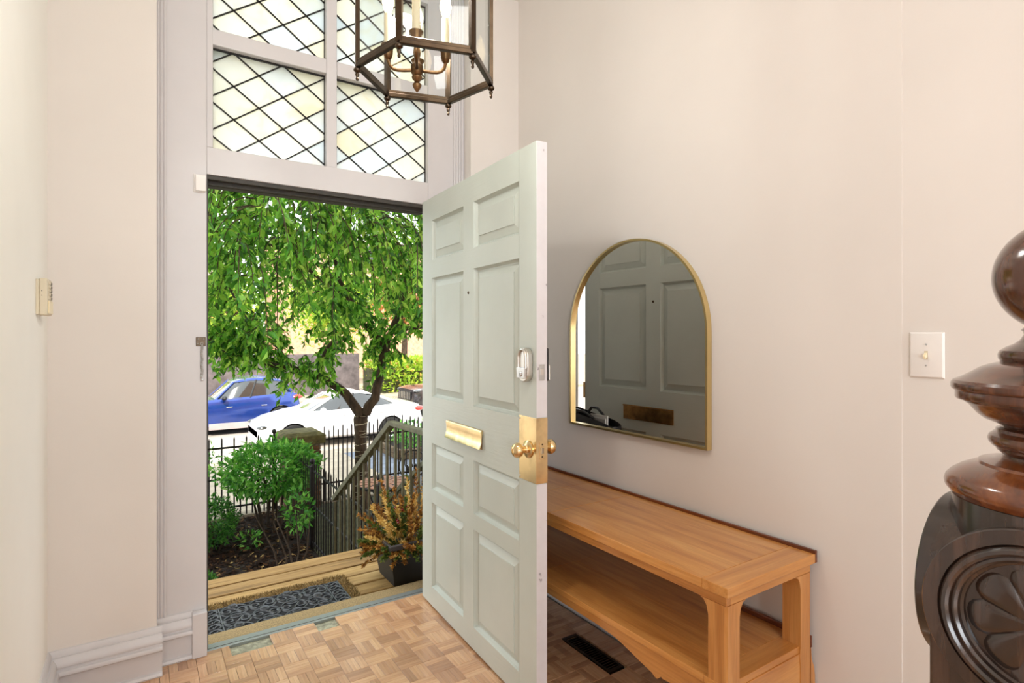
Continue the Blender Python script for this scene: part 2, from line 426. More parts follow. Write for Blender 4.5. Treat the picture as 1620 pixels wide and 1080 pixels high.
# door frame and transom frame
YB = 3.03
struct('trim_1', MB().box(0.065, CY, 0, 0.256, YB, H0), MT['trim'], 'white painted wide door jamb board left of doorway', 'trim', bevel=0.003)
t2 = MB().box(1.332, CY, 0, 1.56, CY+0.03, 2.13).box(1.40, CY+0.03, 0, 1.56, YB, 2.13).box(1.335, CY, 2.13, 1.56, YB, H0)
struct('trim_2', t2, MT['trim'], 'white painted door jamb hidden behind the open door', 'trim')
t3 = MB().box(0.256, CY, 2.13, 1.335, YB, 2.252)
struct('trim_3', t3, MT['trim'], 'white transom rail between doorway and leaded windows', 'trim', bevel=0.003)
t4 = MB().box(0.784, CY+0.004, 2.252, 0.836, YB-0.06, H0)
struct('trim_4', t4, MT['trim'], 'white vertical mullion between the leaded windows', 'trim', bevel=0.004)
for k, (a, b) in enumerate(((0.256, 0.784), (0.836, 1.335))):
    struct('trim_%d' % (5+k), MB().box(a, CY+0.002, 2.716, b, YB-0.06, 2.788), MT['trim'], 'white crossbar under upper %s leaded window' % ('left', 'right')[k], 'trim', bevel=0.004)
    struct('trim_%d' % (7+k), MB().box(a, CY+0.002, 3.24, b, YB-0.06, H0), MT['trim'], 'white head board over upper %s leaded window' % ('left', 'right')[k], 'trim')
struct('trim_9', MB().box(0.256, CY, 2.252, 0.281, YB-0.06, H0), MT['trim'], 'white strip along left edge of leaded windows', 'trim', bevel=0.003)
# vertical beads beside the jamb boards
tb = MB()
for x in (0.072, 0.084, 0.096): tb.tube([(x, CY-0.003, 0.2), (x, CY-0.003, H0)], 0.007, 8)
struct('trim_10', tb, MT['trim'], 'white beaded moulding in the niche corner left of jamb', 'trim')
tb = MB()
for x in (1.497, 1.512, 1.528, 1.545): tb.tube([(x, CY-0.003, 0.2), (x, CY-0.003, H0)], 0.008, 8)
struct('trim_11', tb, MT['trim'], 'white beaded moulding right of leaded windows', 'trim')
# rebate, stops and weatherstrip under the transom rail
ws = MB().box(0.256, CY+0.012, 2.112, 1.36, CY+0.035, 2.13).box(0.256, CY+0.06, 2.100, 1.36, CY+0.085, 2.13).box(0.256, CY+0.12, 2.106, 1.36, YB, 2.13)
ws.box(0.2555, CY+0.01, 0, 0.262, CY+0.03, 2.13)
struct('trim_12', ws, MT['seal'], 'dark weatherstrip under the door head', 'trim')

# baseboards
BP = [(0, 0), (0.02, 0), (0.02, 0.106), (0.034, 0.1065), (0.0395, 0.111), (0.0405, 0.118), (0.0370, 0.126), (0.027, 0.129), (0.026, 0.136), (0.0305, 0.139), (0.0315, 0.146), (0.0275, 0.158), (0.021, 0.167), (0.019, 0.174), (0.0135, 0.175), (0.0130, 0.188), (0.007, 0.198), (0, 0.2)]
def baseboard(name, a, b, nrm, label, ext=0.0):
    mb = MB(); a = Vector((a[0], a[1], 0)); b = Vector((b[0], b[1], 0)); n = Vector((nrm[0], nrm[1], 0)); t = (b-a).normalized()
    vs = []; m = len(BP)
    for p, sgn in ((a, -1), (b, 1)):
        for d, z in BP: vs.append(tuple(p + n*d + t*(sgn*ext*d) + Vector((0, 0, z))))
    fs = [tuple(range(m)), tuple(range(m, 2*m))[::-1]] + [(i, (i+1) % m, m+(i+1) % m, m+i) for i in range(m)]
    mb.add(vs, fs)
    s0 = a + n*0.02; s1 = b + n*0.02
    mb.tube([tuple(s0+Vector((0, 0, 0.006))), tuple(s1+Vector((0, 0, 0.006)))], 0.014, 8)
    return struct(name, mb, MT['trim'], label, 'baseboard', ang=0.7)
baseboard('baseboard_front', (LX, WY), (0.084, WY), (0, -1), 'white moulded baseboard under the keypad corner wall', 0)
baseboard('baseboard_niche', (0.065, CY), (0.2, CY), (0, -1), 'short white moulded baseboard in the door niche')
baseboard('baseboard_left', (LX, 1.25), (LX, WY), (1, 0), 'white baseboard along the bright left wall')
baseboard('baseboard_right', (RX, 0.757), (RX, WY), (-1, 0), 'white baseboard running behind the console table')
baseboard('baseboard_front_right', (1.56, WY), (RX, WY), (0, -1), 'white baseboard beside the hidden jamb')
struct('baseboard_plinth', MB().box(0.197, CY-0.042, 0, 0.2545, CY, 0.195), MT['trim'], 'white plinth block at foot of left door jamb', 'baseboard', bevel=0.004)

# floor: screed below, parquet pieces above
fl = struct('floor', MB().box(-3.2, -4.1, -0.14, 2.1, 2.87, -0.012), MT['screed'], 'basket weave oak parquet floor of the hall', 'floor')
SW = 0.034; SQ = SW*3
cells = []
for i in range(-2, 21):
    for j in range(8, 28):
        cells.append((i, j))
allow = []
for (i, j) in cells:
    x0 = -0.30+i*SQ; y0 = j*SQ+0.0
    for k in range(3):
        if (i+j) % 2 == 0: cx, cy, rz = x0+SQ/2, y0+SW*(k+0.5), 0.0
        else: cx, cy, rz = x0+SW*(k+0.5), y0+SQ/2, PI/2
        if x0 < LX-0.03 or x0+SQ > 1.90 or y0+SQ > 2.868 and False: continue
        if cy > 2.84 or (rz != 0 and cy+SQ/2 > 2.86): continue
        if 0.36 < cx < 0.52 and 2.77 < cy and rng.random() < 2: continue
        if 0.69 < cx < 0.84 and 2.77 < cy: continue
        if 1.635 < cx < 1.73 and 1.735 < cy < 2.065: continue
        d = math.hypot(cx, cy); dep = cx*0.552+cy*0.834
        lat = cx*0.834-cy*0.552
        vis = dep > 0.3 and abs(810+894*lat/dep-700) < 500 and 532+894*1.405/dep < 1110 and cx < 1.85
        allow.append((0 if (vis and cx < 1.30 and cy > 1.9) else (1 if vis else 2), d, cx, cy, rz))
allow.sort()
slat = MB().box(-SQ/2+0.0006, -SW/2+0.0005, -0.012, SQ/2-0.0006, SW/2-0.0005, 0.0).mesh('parquet_slat', MT['parquet'], bevel=0.0008, seg=1)
for _, d, cx, cy, rz in allow[:300]:
    o = inst('parquet_slat', slat, fl, (cx-OFF[fl][0], cy-OFF[fl][1], rng.uniform(-0.0006, 0.0003)-OFF[fl][2]), (0, 0, rz+rng.choice((0, PI))))
pf = MB()
for _, d, cx, cy, rz in allow[300:]:
    if rz == 0: pf.box(cx-SQ/2+0.0006, cy-SW/2+0.0005, -0.012, cx+SQ/2-0.0006, cy+SW/2-0.0005, -0.0003)
    else: pf.box(cx-SW/2+0.0005, cy-SQ/2+0.0006, -0.012, cx+SW/2-0.0005, cy+SQ/2-0.0006, -0.0003)
# rest of the hall floor, coarser strips
for i in range(-31, 19):
    for j in range(-40, 9):
        x0, y0 = i*SQ, j*SQ
        if y0+SQ < 0.80: pf.box(x0+0.0005, y0+0.0005, -0.012, x0+SQ-0.0005, y0+SQ-0.0005, -0.0003)
for i in range(-31, -3):
    for j in range(8, 11): pf.box(i*SQ+0.0005, j*SQ+0.0005, -0.012, i*SQ+SQ-0.0005, j*SQ+SQ-0.0005, -0.0003)
o = pf.build('parquet_field', MT['parquet_f'], fl, smooth=False); o['kind'] = 'stuff'

# threshold and sill
th = struct('trim_13', MB().box(0.256, CY-0.004, -0.02, 1.36, CY+0.012, 0.002).box(0.256, CY+0.038, -0.03, 1.36, CY+0.085, -0.012), MT['alu'], 'worn aluminium threshold strip across the doorway', 'threshold', bevel=0.002)
struct('trim_14', MB().box(0.256, CY+0.012, -0.05, 1.36, CY+0.040, -0.010), MT['dkgap'], 'dark worn gap beside the threshold', 'threshold')
struct('trim_15', MB().box(0.20, CY+0.085, -0.13, 1.44, 3.085, -0.035), MT['sandstone'], 'sandy brown door sill outside the threshold', 'sill', bevel=0.004)

# ------------------------------------------------------------------ leaded windows
def clip(poly, x0, x1, z0, z1):
    for ax, lim, sg in ((0, x0, 1), (0, x1, -1), (1, z0, 1), (1, z1, -1)):
        out = []
        for i in range(len(poly)):
            a, b = poly[i], poly[(i+1) % len(poly)]
            ia = sg*(a[ax]-lim) >= -1e-9; ib = sg*(b[ax]-lim) >= -1e-9
            if ia: out.append(a)
            if ia != ib:
                t = (lim-a[ax])/(b[ax]-a[ax]); out.append((a[0]+t*(b[0]-a[0]), a[1]+t*(b[1]-a[1])))
        poly = out
        if not poly: return []
    return poly
GY = 2.896
def leaded(n, x0, x1, z0, z1, nx, nz, label):
    w = thing('window_%d' % n, label, 'window', ((x0+x1)/2, GY, z0), kind='structure')
    DX, DZ = 0.2165, 0.154
    seen = []
    for i in range(-8, 9):
        for j in range(-16, 17):
            for half in (0, 1):
                cx = nx+(i+0.5*half)*DX; cz = nz+(j+0.5*half)*DZ
                # quarry centred half a step from a node
                p = [(cx, cz), (cx+DX/2, cz+DZ/2), (cx, cz+DZ), (cx-DX/2, cz+DZ/2)]
                q = clip(p, x0, x1, z0, z1)
                if len(q) < 3: continue
                ar = 0.5*abs(sum(q[k][0]*q[(k+1) % len(q)][1]-q[(k+1) % len(q)][0]*q[k][1] for k in range(len(q))))
                if ar < 1e-5: continue
                X = Matrix(((1, 0, 0, 0), (0, 0, -1, GY+0.002+rng.uniform(0, 0.001)), (0, 1, 0, 0), (0, 0, 0, 1)))
                MB().prism(q, -0.0015, 0.0015, X).build('glass_quarry', MT['art'], w, smooth=False)
                for (a, b) in ((p[0], p[1]), (p[1], p[2])):
                    seen.append((a, b))
    cm = MB(); done = set()
    for a, b in seen + [((a[0], a[1]), (a[0]-DX/2, a[1]+DZ/2)) for a, b in seen]:
        # clip the came to the light
        t0, t1 = 0.0, 1.0; dx, dz = b[0]-a[0], b[1]-a[1]; ok = True
        for p_, q_ in ((-dx, a[0]-x0), (dx, x1-a[0]), (-dz, a[1]-z0), (dz, z1-a[1])):
            if abs(p_) < 1e-12:
                if q_ < 0: ok = False
            else:
                r = q_/p_
                if p_ < 0: t0 = max(t0, r)
                else: t1 = min(t1, r)
        if not ok or t1-t0 < 1e-3: continue
        A = (a[0]+t0*dx, a[1]+t0*dz); B = (a[0]+t1*dx, a[1]+t1*dz)
        key = (round((A[0]+B[0])/2, 3), round((A[1]+B[1])/2, 3))
        if key in done: continue
        done.add(key)
        cm.bar((A[0], GY, A[1]), (B[0], GY, B[1]), 0.010, 0.0055, (dz/math.hypot(dx, dz), 0, -dx/math.hypot(dx, dz)))
    cm.build('lead_came', MT['lead'], w, smooth=False)
    fr = MB()
    fr.box(x0, GY-0.006, z0, x1, GY+0.008, z0+0.004).box(x0, GY-0.006, z1-0.008, x1, GY+0.008, z1).box(x0, GY-0.006, z0, x0+0.003, GY+0.008, z1).box(x1-0.003, GY-0.006, z0, x1, GY+0.008, z1)
    fr.build('edge_came', MT['lead'], w, smooth=False)
leaded(1, 0.281, 0.784, 2.252, 2.716, 0.37, 2.408, 'lower left diamond leaded window over the doorway')
leaded(2, 0.836, 1.335, 2.252, 2.716, 1.015, 2.404, 'lower right diamond leaded window beside the lantern')
leaded(3, 0.281, 0.784, 2.788, 3.24, 0.37, 2.913, 'upper left diamond leaded window')
leaded(4, 0.836, 1.335, 2.788, 3.24, 0.901, 3.0, 'upper right diamond leaded window behind the lantern')

# ------------------------------------------------------------------ unseen windows added behind the viewer to house the fill lights
for n, x0 in ((5, -2.4), (6, 0.2)):
    w = thing('window_%d' % n, 'tall sash window in the hall wall behind the viewer, %s' % ('far one' if n == 5 else 'near the mirror wall'), 'window', (x0+0.65, -4.03, 0.7), kind='structure')
    f = MB().box(x0, -4.06, 0.7, x0+0.05, -3.98, 2.8).box(x0+1.25, -4.06, 0.7, x0+1.3, -3.98, 2.8).box(x0, -4.06, 0.7, x0+1.3, -3.98, 0.75).box(x0, -4.06, 2.75, x0+1.3, -3.98, 2.8).box(x0, -4.05, 1.72, x0+1.3, -3.99, 1.77)
    f.build('sash', MT['trim'], w)
    MB().box(x0+0.05, -4.03, 0.75, x0+1.25, -4.025, 1.72).build('pane', MT['glass'], w)
    MB().box(x0+0.05, -4.03, 1.77, x0+1.25, -4.025, 2.75).build('pane', MT['glass'], w)
cl = thing('ceiling_lamp', 'flush round ceiling lamp in the hall behind the viewer', 'lamp', (0.7, -0.9, 3.31))  # unseen lamp added to go with the ceiling fill light
MB().lathe([(0.26, 0.0), (0.28, 0.03), (0.28, 0.08)], (0.7, -0.9, 3.31), 32).build('rim', MT['brass'], cl)

# ------------------------------------------------------------------ the front door
L, TH, DH = 1.12, 0.046, 2.125
dr = thing('door_1', 'pale grey green eight panel front door standing open into the hall', 'door', (1.276, 2.80, 0), R(-92.85), kind='structure')
def dpart(name, mb, mat, **k): return mb.build(name, mat, dr, local=True, **k)
for x0, x1 in ((0, 0.128), (0.997, L)): dpart('stile', MB().box(x0, 0, 0.012, x1, TH, DH), MT['door'], bevel=0.0012, seg=1)
zr = [(0.012, 0.11), (0.546, 0.617), (0.853, 1.094), (1.707, 1.80), (2.005, DH)]
for a, b in zr: dpart('rail', MB().box(0.128, 0, a, 0.997, TH, b), MT['door_rail'], smooth=False)
zp = [(0.11, 0.546), (0.617, 0.853), (1.094, 1.707), (1.80, 2.005)]
for a, b in zp:
    dpart('mullion', MB().box(0.504, 0, a, 0.607, TH, b), MT['door'], smooth=False)
    for x0, x1 in ((0.128, 0.504), (0.607, 0.997)):
        mb = MB()
        rings = [(0.0, 0.0), (0.003, 0.010), (0.010, 0.0195), (0.015, 0.020), (0.016, 0.0185), (0.047, 0.008), (0.0475, 0.004)]
        for side in (0, 1):
            vs = []
            for ins, dp in rings:
                y = dp if side == 0 else TH-dp
                vs += [(x0+ins, y, a+ins), (x1-ins, y, a+ins), (x1-ins, y, b-ins), (x0+ins, y, b-ins)]
            fs = []
            for r_ in range(len(rings)-1):
                for i in range(4): fs.append((r_*4+i, r_*4+(i+1) % 4, r_*4+4+(i+1) % 4, r_*4+4+i))
            k = (len(rings)-1)*4; fs.append((k, k+1, k+2, k+3))
            mb.add(vs, fs)
        dpart('panel', mb, MT['door'], smooth=False)
dpart('edge_strip', MB().box(L, 0.0005, 0.012, L+0.0015, TH-0.0005, 0.860).box(L, 0.0005, 1.106, L+0.0015, TH-0.0005, DH), MT['edge'], smooth=False)
# wrap-round brass plate, knobs
bp = MB().box(1.002, -0.0022, 0.862, L+0.0024, 0, 1.104).box(L, -0.0022, 0.862, L+0.0026, TH+0.0022, 1.104).box(1.002, TH, 0.862, L+0.0024, TH+0.0022, 1.104)
bpo = dpart('brass_plate', bp, MT['brass'], bevel=0.0006, seg=1); bpo['label'] = 'wrap-round brass reinforcing plate'
sc = MB()
for z in (0.873, 1.093):
    for y, sg in ((-0.0022, -1), (TH+0.0022, 1)):
        sc.ball((1.008, y, z), 0.004, 8)
sc.build('screw', MT['nickel'], bpo, local=True)
def knob(side):
    sg = -1 if side == 0 else 1; y0 = -0.0022 if side == 0 else TH+0.0022
    X = Matrix.Translation((1.068, y0, 0.983)) @ Matrix.Rotation(R(90) if sg < 0 else R(-90), 4, 'X')
    prof = [(0.033, 0), (0.033, 0.004), (0.028, 0.008), (0.016, 0.011), (0.0125, 0.016), (0.0125, 0.026), (0.016, 0.031), (0.024, 0.036), (0.0275, 0.044), (0.028, 0.051), (0.025, 0.059), (0.018, 0.0655), (0.008, 0.068), (0.0075, 0.066), (0.001, 0.066)]
    o = MB().lathe(prof, (0, 0, 0), 28, X).build('door_knob', MT['brass'], dr, local=True)
    o['label'] = 'round brass door knob'
knob(0); knob(1)
lp = MB().box(L+0.0024, 0.011, 0.953, L+0.0044, 0.036, 1.015)
lpo = dpart('latch_plate', lp, MT['brass'], bevel=0.0008, seg=1)
lb = MB().prism([(0, 0), (0.010, 0.0), (0.0, 0.014)], 0.974, 0.994, Matrix.Translation((L+0.0044, 0.016, 0)))
lb.build('latch_bolt', MT['steel'], lpo, local=True)
s2 = MB().lathe([(0.0035, 0), (0.0025, 0.0012)], (0, 0, 0), 8, Matrix.Translation((L+0.0044, 0.0235, 0.961)) @ Matrix.Rotation(R(90), 4, 'Y')).lathe([(0.0035, 0), (0.0025, 0.0012)], (0, 0, 0), 8, Matrix.Translation((L+0.0044, 0.0235, 1.007)) @ Matrix.Rotation(R(90), 4, 'Y'))
s2.build('screw', MT['bronze_dk'], lpo, local=True)
db = dpart('deadbolt_plate', MB().box(L, 0.010, 1.243, L+0.003, 0.036, 1.302), MT['steel'], bevel=0.0006, seg=1)
MB().box(L+0.003, 0.016, 1.262, L+0.0042, 0.030, 1.284).build('deadbolt', MT['nickel'], db, local=True)
# outside lock: rounded white-metal escutcheon with a keyhole skirt
def stadium(w, h, n=10):
    pts = []
    for k in range(n+1): a = PI*k/n; pts.append((w*math.cos(a), h+w*math.sin(a)))
    for k in range(n+1): a = PI+PI*k/n; pts.append((w*math.cos(a), -h+w*math.sin(a)))
    return pts
XF = Matrix.Translation((1.062, 0, 1.299)) @ Matrix.Rotation(R(90), 4, 'X')
lk = dpart('smart_lock', MB().prism(stadium(0.035, 0.029), 0, 0.024, XF), MT['nickel'], bevel=0.003)
lk['label'] = 'satin nickel outside lock'
arch = []
for k in range(13):
    a = PI*k/12; arch.append((0.026*math.cos(a), 0.027+0.030*math.sin(a), 0.027))
arch = [(0.026, -0.012, 0.027)] + arch + [(-0.026, -0.012, 0.027)]
MB().tube(arch, 0.005, 8, XF).build('lock_rim', MT['nickel'], lk, local=True)
MB().prism([(-0.027, -0.05), (0.027, -0.05), (0.03, -0.01), (-0.03, -0.01)], 0.024, 0.034, XF).lathe([(0.011, 0.034), (0.010, 0.038), (0.002, 0.038)], (0, -0.034, 0), 16, XF).build('lock_cylinder', MT['steel'], lk, local=True, bevel=0.002)
MB().box(-0.0015, -0.04, 0.038, 0.0015, -0.03, 0.0385, XF).build('keyhole', MT['black'], lk, local=True)
XB = Matrix.Translation((1.062, TH, 1.299)) @ Matrix.Rotation(R(-90), 4, 'X')
ik = dpart('inside_lock', MB().prism([(-0.035, -0.062), (0.035, -0.062), (0.035, 0.062), (-0.035, 0.062)], 0, 0.026, XB), MT['black'], bevel=0.004)
ik['label'] = 'black inside lock housing'
MB().box(-0.033, 0.0, 0.026, 0.033, 0.06, 0.034, XB).build('lock_cover', MT['nickel'], ik, local=True, bevel=0.003)
MB().box(-0.006, 0.02, 0.034, 0.006, 0.048, 0.046, XB).build('thumb_turn', MT['nickel'], ik, local=True, bevel=0.002)
# mail slot: bowed flap outside, plate inside
ms = MB()
prof = [(0.0, 0.0), (-0.010, -0.002), (-0.012, -0.010), (-0.009, -0.030), (-0.010, -0.055), (-0.017, -0.078), (-0.020, -0.082), (-0.017, -0.083), (-0.008, -0.060), (-0.006, -0.030), (0.0, -0.012)]
vs = []; n_ = len(prof)
for x in (0.335, 0.700):
    for y, z in prof: vs.append((x, y, 1.0+z))
ms.add(vs, [tuple(range(n_)), tuple(range(n_, 2*n_))[::-1]] + [(i, (i+1) % n_, n_+(i+1) % n_, n_+i) for i in range(n_)])
msf = dpart('mail_flap', ms, MT['brass']); msf['label'] = 'bright brass mail slot flap'
MB().box(0.345, -0.003, 0.915, 0.69, 0, 0.992).build('mail_slot_frame', MT['brass_old'], msf, local=True)
mi = dpart('mail_plate', MB().box(0.335, TH, 0.915, 0.70, TH+0.005, 1.0), MT['brass_old'], bevel=0.002); mi['label'] = 'dull brass inside mail plate'
MB().tube([(0.335, TH+0.006, 0.996), (0.70, TH+0.006, 0.996)], 0.004, 8).build('mail_hinge', MT['brass_old'], mi, local=True)
for y0, y1 in ((-0.003, 0.0), (TH, TH+0.003)):
    ph = MB().lathe([(0.0075, 0), (0.006, 0.003), (0.0035, 0.003)], (0, 0, 0), 14, Matrix.Translation((0.557, 0 if y0 < 0 else TH, 1.603)) @ Matrix.Rotation(R(90) if y0 < 0 else R(-90), 4, 'X'))
    pho = dpart('peephole', ph, MT['bronze_dk'])
dpart('door_magnet', MB().box(1.06, TH, 2.02, 1.085, TH+0.016, 2.075), MT['plastic'], bevel=0.002)['label'] = 'small white alarm magnet'
for z in (0.3, 1.06, 1.85):
    dpart('hinge', MB().tube([(-0.004, TH+0.004, z-0.05), (-0.004, TH+0.004, z+0.05)], 0.006, 8).box(-0.003, 0.006, z-0.05, -0.0002, TH, z+0.05), MT['brass_old'])

# ------------------------------------------------------------------ arched mirror
Y0, Y1, Z0 = 1.421, 2.264, 0.958
mr = thing('arched_mirror', 'arched wall mirror with a thin gold frame over the console', 'mirror', (RX, (Y0+Y1)/2, Z0))
def arch_pts(ins, n=40):
    c = (Y0+Y1)/2; r = (Y1-Y0)/2-ins; zs = 1.845-(Y1-Y0)/2
    pts = [(Y0+ins, Z0+ins)] + [(c-r*math.cos(PI*k/n), zs+r*math.sin(PI*k/n)) for k in range(n+1)] + [(Y1-ins, Z0+ins)]
    return pts
po, pi_ = arch_pts(0), arch_pts(0.009)
fm = MB(); n_ = len(po); vs = []
for x in (RX, RX-0.028):
    vs += [(x, y, z) for y, z in po] + [(x, y, z) for y, z in pi_]
fs = []
for i in range(n_):
    j = (i+1) % n_
    fs += [(i, j, n_+j, n_+i), (2*n_+i, 3*n_+i, 3*n_+j, 2*n_+j), (i, 2*n_+i, 2*n_+j, j), (n_+i, n_+j, 3*n_+j, 3*n_+i)]
fm.add(vs, fs); fm.build('mirror_frame', MT['gold'], mr)
gl = MB(); q = arch_pts(0.0085)
gl.add([(RX-0.012, y, z) for y, z in q] + [(RX-0.001, y, z) for y, z in q], [tuple(range(n_)), tuple(range(n_, 2*n_))[::-1]] + [(i, (i+1) % n_, n_+(i+1) % n_, n_+i) for i in range(n_)])
gl.build('mirror_glass', MT['mirror'], mr, smooth=False)

# ------------------------------------------------------------------ console table
TX0, TX1, TY0, TY1, TZ = 1.392, 1.868, 0.998, 2.60, 0.69
tb = thing('console_table', 'long honey coloured wooden console table with a lower shelf', 'table', ((TX0+TX1)/2, (TY0+TY1)/2, 0))
for a, b, m in ((TY0, 1.085, 'table_x'), (1.0858, 1.83, 'table'), (1.832, 2.10, 'table'), (2.102, TY1, 'table')):
    MB().box(TX0, a, TZ-0.030, TX1-0.012, b, TZ-(0.0008 if m == 'table' and a > 1.9 else 0)).build('top_board', MT[m], tb, bevel=0.002)
MB().box(TX1-0.012, TY0, TZ-0.030, TX1, TY1, TZ+0.010).build('back_lip', MT['lip'], tb, bevel=0.002)
ix, iy = TX0+0.012, TY0+0.012
MB().box(ix, iy, 0.63, ix+0.022, TY1-0.012, TZ-0.030).build('front_apron', MT['table'], tb, bevel=0.002)
MB().box(ix+0.0221, iy, 0.63, TX1-0.02, iy+0.022, TZ-0.030).build('end_apron', MT['table_x'], tb, bevel=0.002)
MB().box(ix+0.0221, TY1-0.034, 0.63, TX1-0.02, TY1-0.012, TZ-0.030).build('end_apron', MT['table_x'], tb, bevel=0.002)
def leg(x, y, sx, sy, foot):
    # square leg with bracket shoulders at the top, chamfer on the outer corner, flared foot
    w = 0.062; lv = [(0.0, w+foot), (0.05, w+foot*0.9), (0.30, w+foot*0.9), (0.335, w+foot*0.55), (0.37, w+0.004), (0.40, w), (0.585, w), (0.61, w+0.006), (0.625, w+0.016), (0.6299, w+0.03)]
    mb = MB(); vs = []
    for z, ww in lv:
        x1, y1 = x+sx*ww, y+sy*ww
        ch = 0.007
        vs += [(x+sx*ch, y, z), (x1, y, z), (x1, y1, z), (x, y1, z), (x, y+sy*ch, z)]
    fs = []
    for k in range(len(lv)-1):
        for i in range(5): fs.append((k*5+i, k*5+(i+1) % 5, k*5+5+(i+1) % 5, k*5+5+i))
    fs += [(0, 1, 2, 3, 4), tuple((len(lv)-1)*5+i for i in range(5))]
    mb.add(vs, fs)
    mb.build('leg', MT['table_z'], tb, ang=0.7)
leg(ix-0.001, iy-0.001, 1, 1, 0.0)
leg(TX1-0.018, iy-0.001, -1, 1, 0.0)
leg(ix-0.001, TY1-0.012, 1, -1, 0.0)
leg(TX1-0.018, TY1-0.012, -1, -1, 0.0)
# outward flare on the back foot near the end
fl2 = MB().prism([(0, 0), (0.026, 0), (0.026, 0.28), (0.020, 0.31), (0.006, 0.34), (0, 0.40)], iy, iy+0.055, Matrix(((1, 0, 0, TX1-0.018), (0, 0, 1, 0), (0, 1, 0, 0), (0, 0, 0, 1))))
fl2.build('foot_flare', MT['table_z'], tb)
SZ = 0.40
for a, b, x0, x1, m in ((iy+0.004, iy+0.075, ix+0.004, TX1-0.02, 'table_x'), (iy+0.0755, 1.95, ix+0.004, ix+0.235, 'table'), (iy+0.0755, 1.95, ix+0.2355, TX1-0.02, 'table'), (1.9505, TY1-0.016, ix+0.004, TX1-0.02, 'table')):
    MB().box(x0-(0.007 if x0 < ix+0.1 else 0), a, SZ-0.022, x1, b, SZ).build('shelf_board', MT[m], tb, bevel=0.0015)
MB().box(TX1-0.02, iy, SZ-0.022, TX1-0.008, TY1-0.012, SZ+0.016).build('shelf_lip', MT['lip'], tb, bevel=0.002)
# scalloped apron below the shelf
def scallop(y):
    d = min(y-iy, TY1-0.012-y)                       # distance from the nearer end
    P = [(0.0, 0.20), (0.05, 0.23), (0.10, 0.275), (0.16, 0.302), (0.20, 0.311), (0.236, 0.306), (0.243, 0.310), (0.250, 0.302), (0.258, 0.2955), (0.270, 0.2965), (0.280, 0.304), (0.295, 0.307), (0.33, 0.315), (0.38, 0.328), (0.45, 0.344), (0.55, 0.350), (2.0, 0.352)]
    for (a, za), (b, zb) in zip(P, P[1:]):
        if a <= d <= b: return za+(zb-za)*(d-a)/(b-a)
    return 0.352
ys = sorted(set([iy+k*(TY1-0.012-iy)/90 for k in range(91)] + [iy+d for d in (0.236, 0.243, 0.25, 0.258, 0.264, 0.27, 0.28)]))
bot = [(y, scallop(y)) for y in ys]
top = [(y, SZ-0.0222) for y in ys]
ap = MB(); n_ = len(ys)
vs = [(ix, y, z) for y, z in bot] + [(ix, y, z) for y, z in top] + [(ix+0.02, y, z) for y, z in bot] + [(ix+0.02, y, z) for y, z in top]
fs = []
for i in range(n_-1):
    fs += [(i, n_+i, n_+i+1, i+1), (2*n_+i, 2*n_+i+1, 3*n_+i+1, 3*n_+i), (i, i+1, 2*n_+i+1, 2*n_+i), (n_+i, 3*n_+i, 3*n_+i+1, n_+i+1)]
fs += [(0, 2*n_, 3*n_, n_), (n_-1, 2*n_-1, 4*n_-1, 3*n_-1)]
ap.add(vs, fs).build('shelf_apron', MT['table'], tb, ang=0.5)
MB().box(ix+0.021, iy+0.001, 0.20, TX1-0.02, iy+0.02, SZ-0.022).build('shelf_end_apron', MT['table_x'], tb, bevel=0.0015)

# bag lying on the console, seen in the mirror
bag = thing('tote_bag', 'black leather tote bag with papers, lying on console behind the door', 'bag', (1.59, 2.42, TZ+0.002))
bb = MB(); pr = []
lev = [(0.0, 0.075, 0.15), (0.03, 0.085, 0.165), (0.14, 0.078, 0.18), (0.262, 0.055, 0.185)]
vs = []
for z, a, b in lev:
    for i in range(20):
        t = 2*PI*i/20; c_, s_ = math.cos(t), math.sin(t)
        vs.append((1.59+a*math.copysign(abs(c_)**0.5, c_), 2.405+b*math.copysign(abs(s_)**0.6, s_), TZ+0.002+z+0.035*(z/0.262)*(s_)))
fs = [(k*20+i, k*20+(i+1) % 20, k*20+20+(i+1) % 20, k*20+20+i) for k in range(3) for i in range(20)] + [tuple(range(20))[::-1]]
bb.add(vs, fs); bb.build('bag_body', MT['leather'], bag)
st = [(1.545, 2.52, TZ+0.26), (1.53, 2.50, TZ+0.300), (1.54, 2.44, TZ+0.305), (1.55, 2.38, TZ+0.275), (1.55, 2.34, TZ+0.21)]
MB().tube(st, 0.008, 8).build('bag_strap', MT['leather'], bag)
st = [(1.635, 2.53, TZ+0.26), (1.65, 2.50, TZ+0.295), (1.64, 2.44, TZ+0.29), (1.63, 2.37, TZ+0.26), (1.63, 2.33, TZ+0.20)]
MB().tube(st, 0.008, 8).build('bag_strap', MT['leather'], bag)
MB().box(1.575, 2.31, TZ+0.06, 1.582, 2.45, TZ+0.275).build('paper_sheet', MT['paper'], bag)
MB().box(1.60, 2.30, TZ+0.06, 1.606, 2.42, TZ+0.262).build('paper_sheet', MT['paper'], bag)

# floor register below the console
rg = thing('floor_register', 'dark metal floor register grille below the console table', 'vent', (1.682, 1.90, 0))
MB().box(1.640, 1.74, -0.011, 1.724, 1.758, 0.004).box(1.640, 2.042, -0.011, 1.724, 2.06, 0.004).box(1.640, 1.758, -0.011, 1.652, 2.042, 0.004).box(1.712, 1.758, -0.011, 1.724, 2.042, 0.004).build('register_frame', MT['bronze_dk'], rg, bevel=0.001)
MB().box(1.652, 1.758, -0.011, 1.712, 2.042, -0.008).build('register_well', MT['black'], rg)
lv = MB().box(-0.03, -0.003, -0.009, 0.03, 0.003, 0.002).mesh('louver', MT['bronze_dk'])
for k in range(18): inst('louver', lv, rg, (0, 1.769+k*0.0155-1.90, 0))

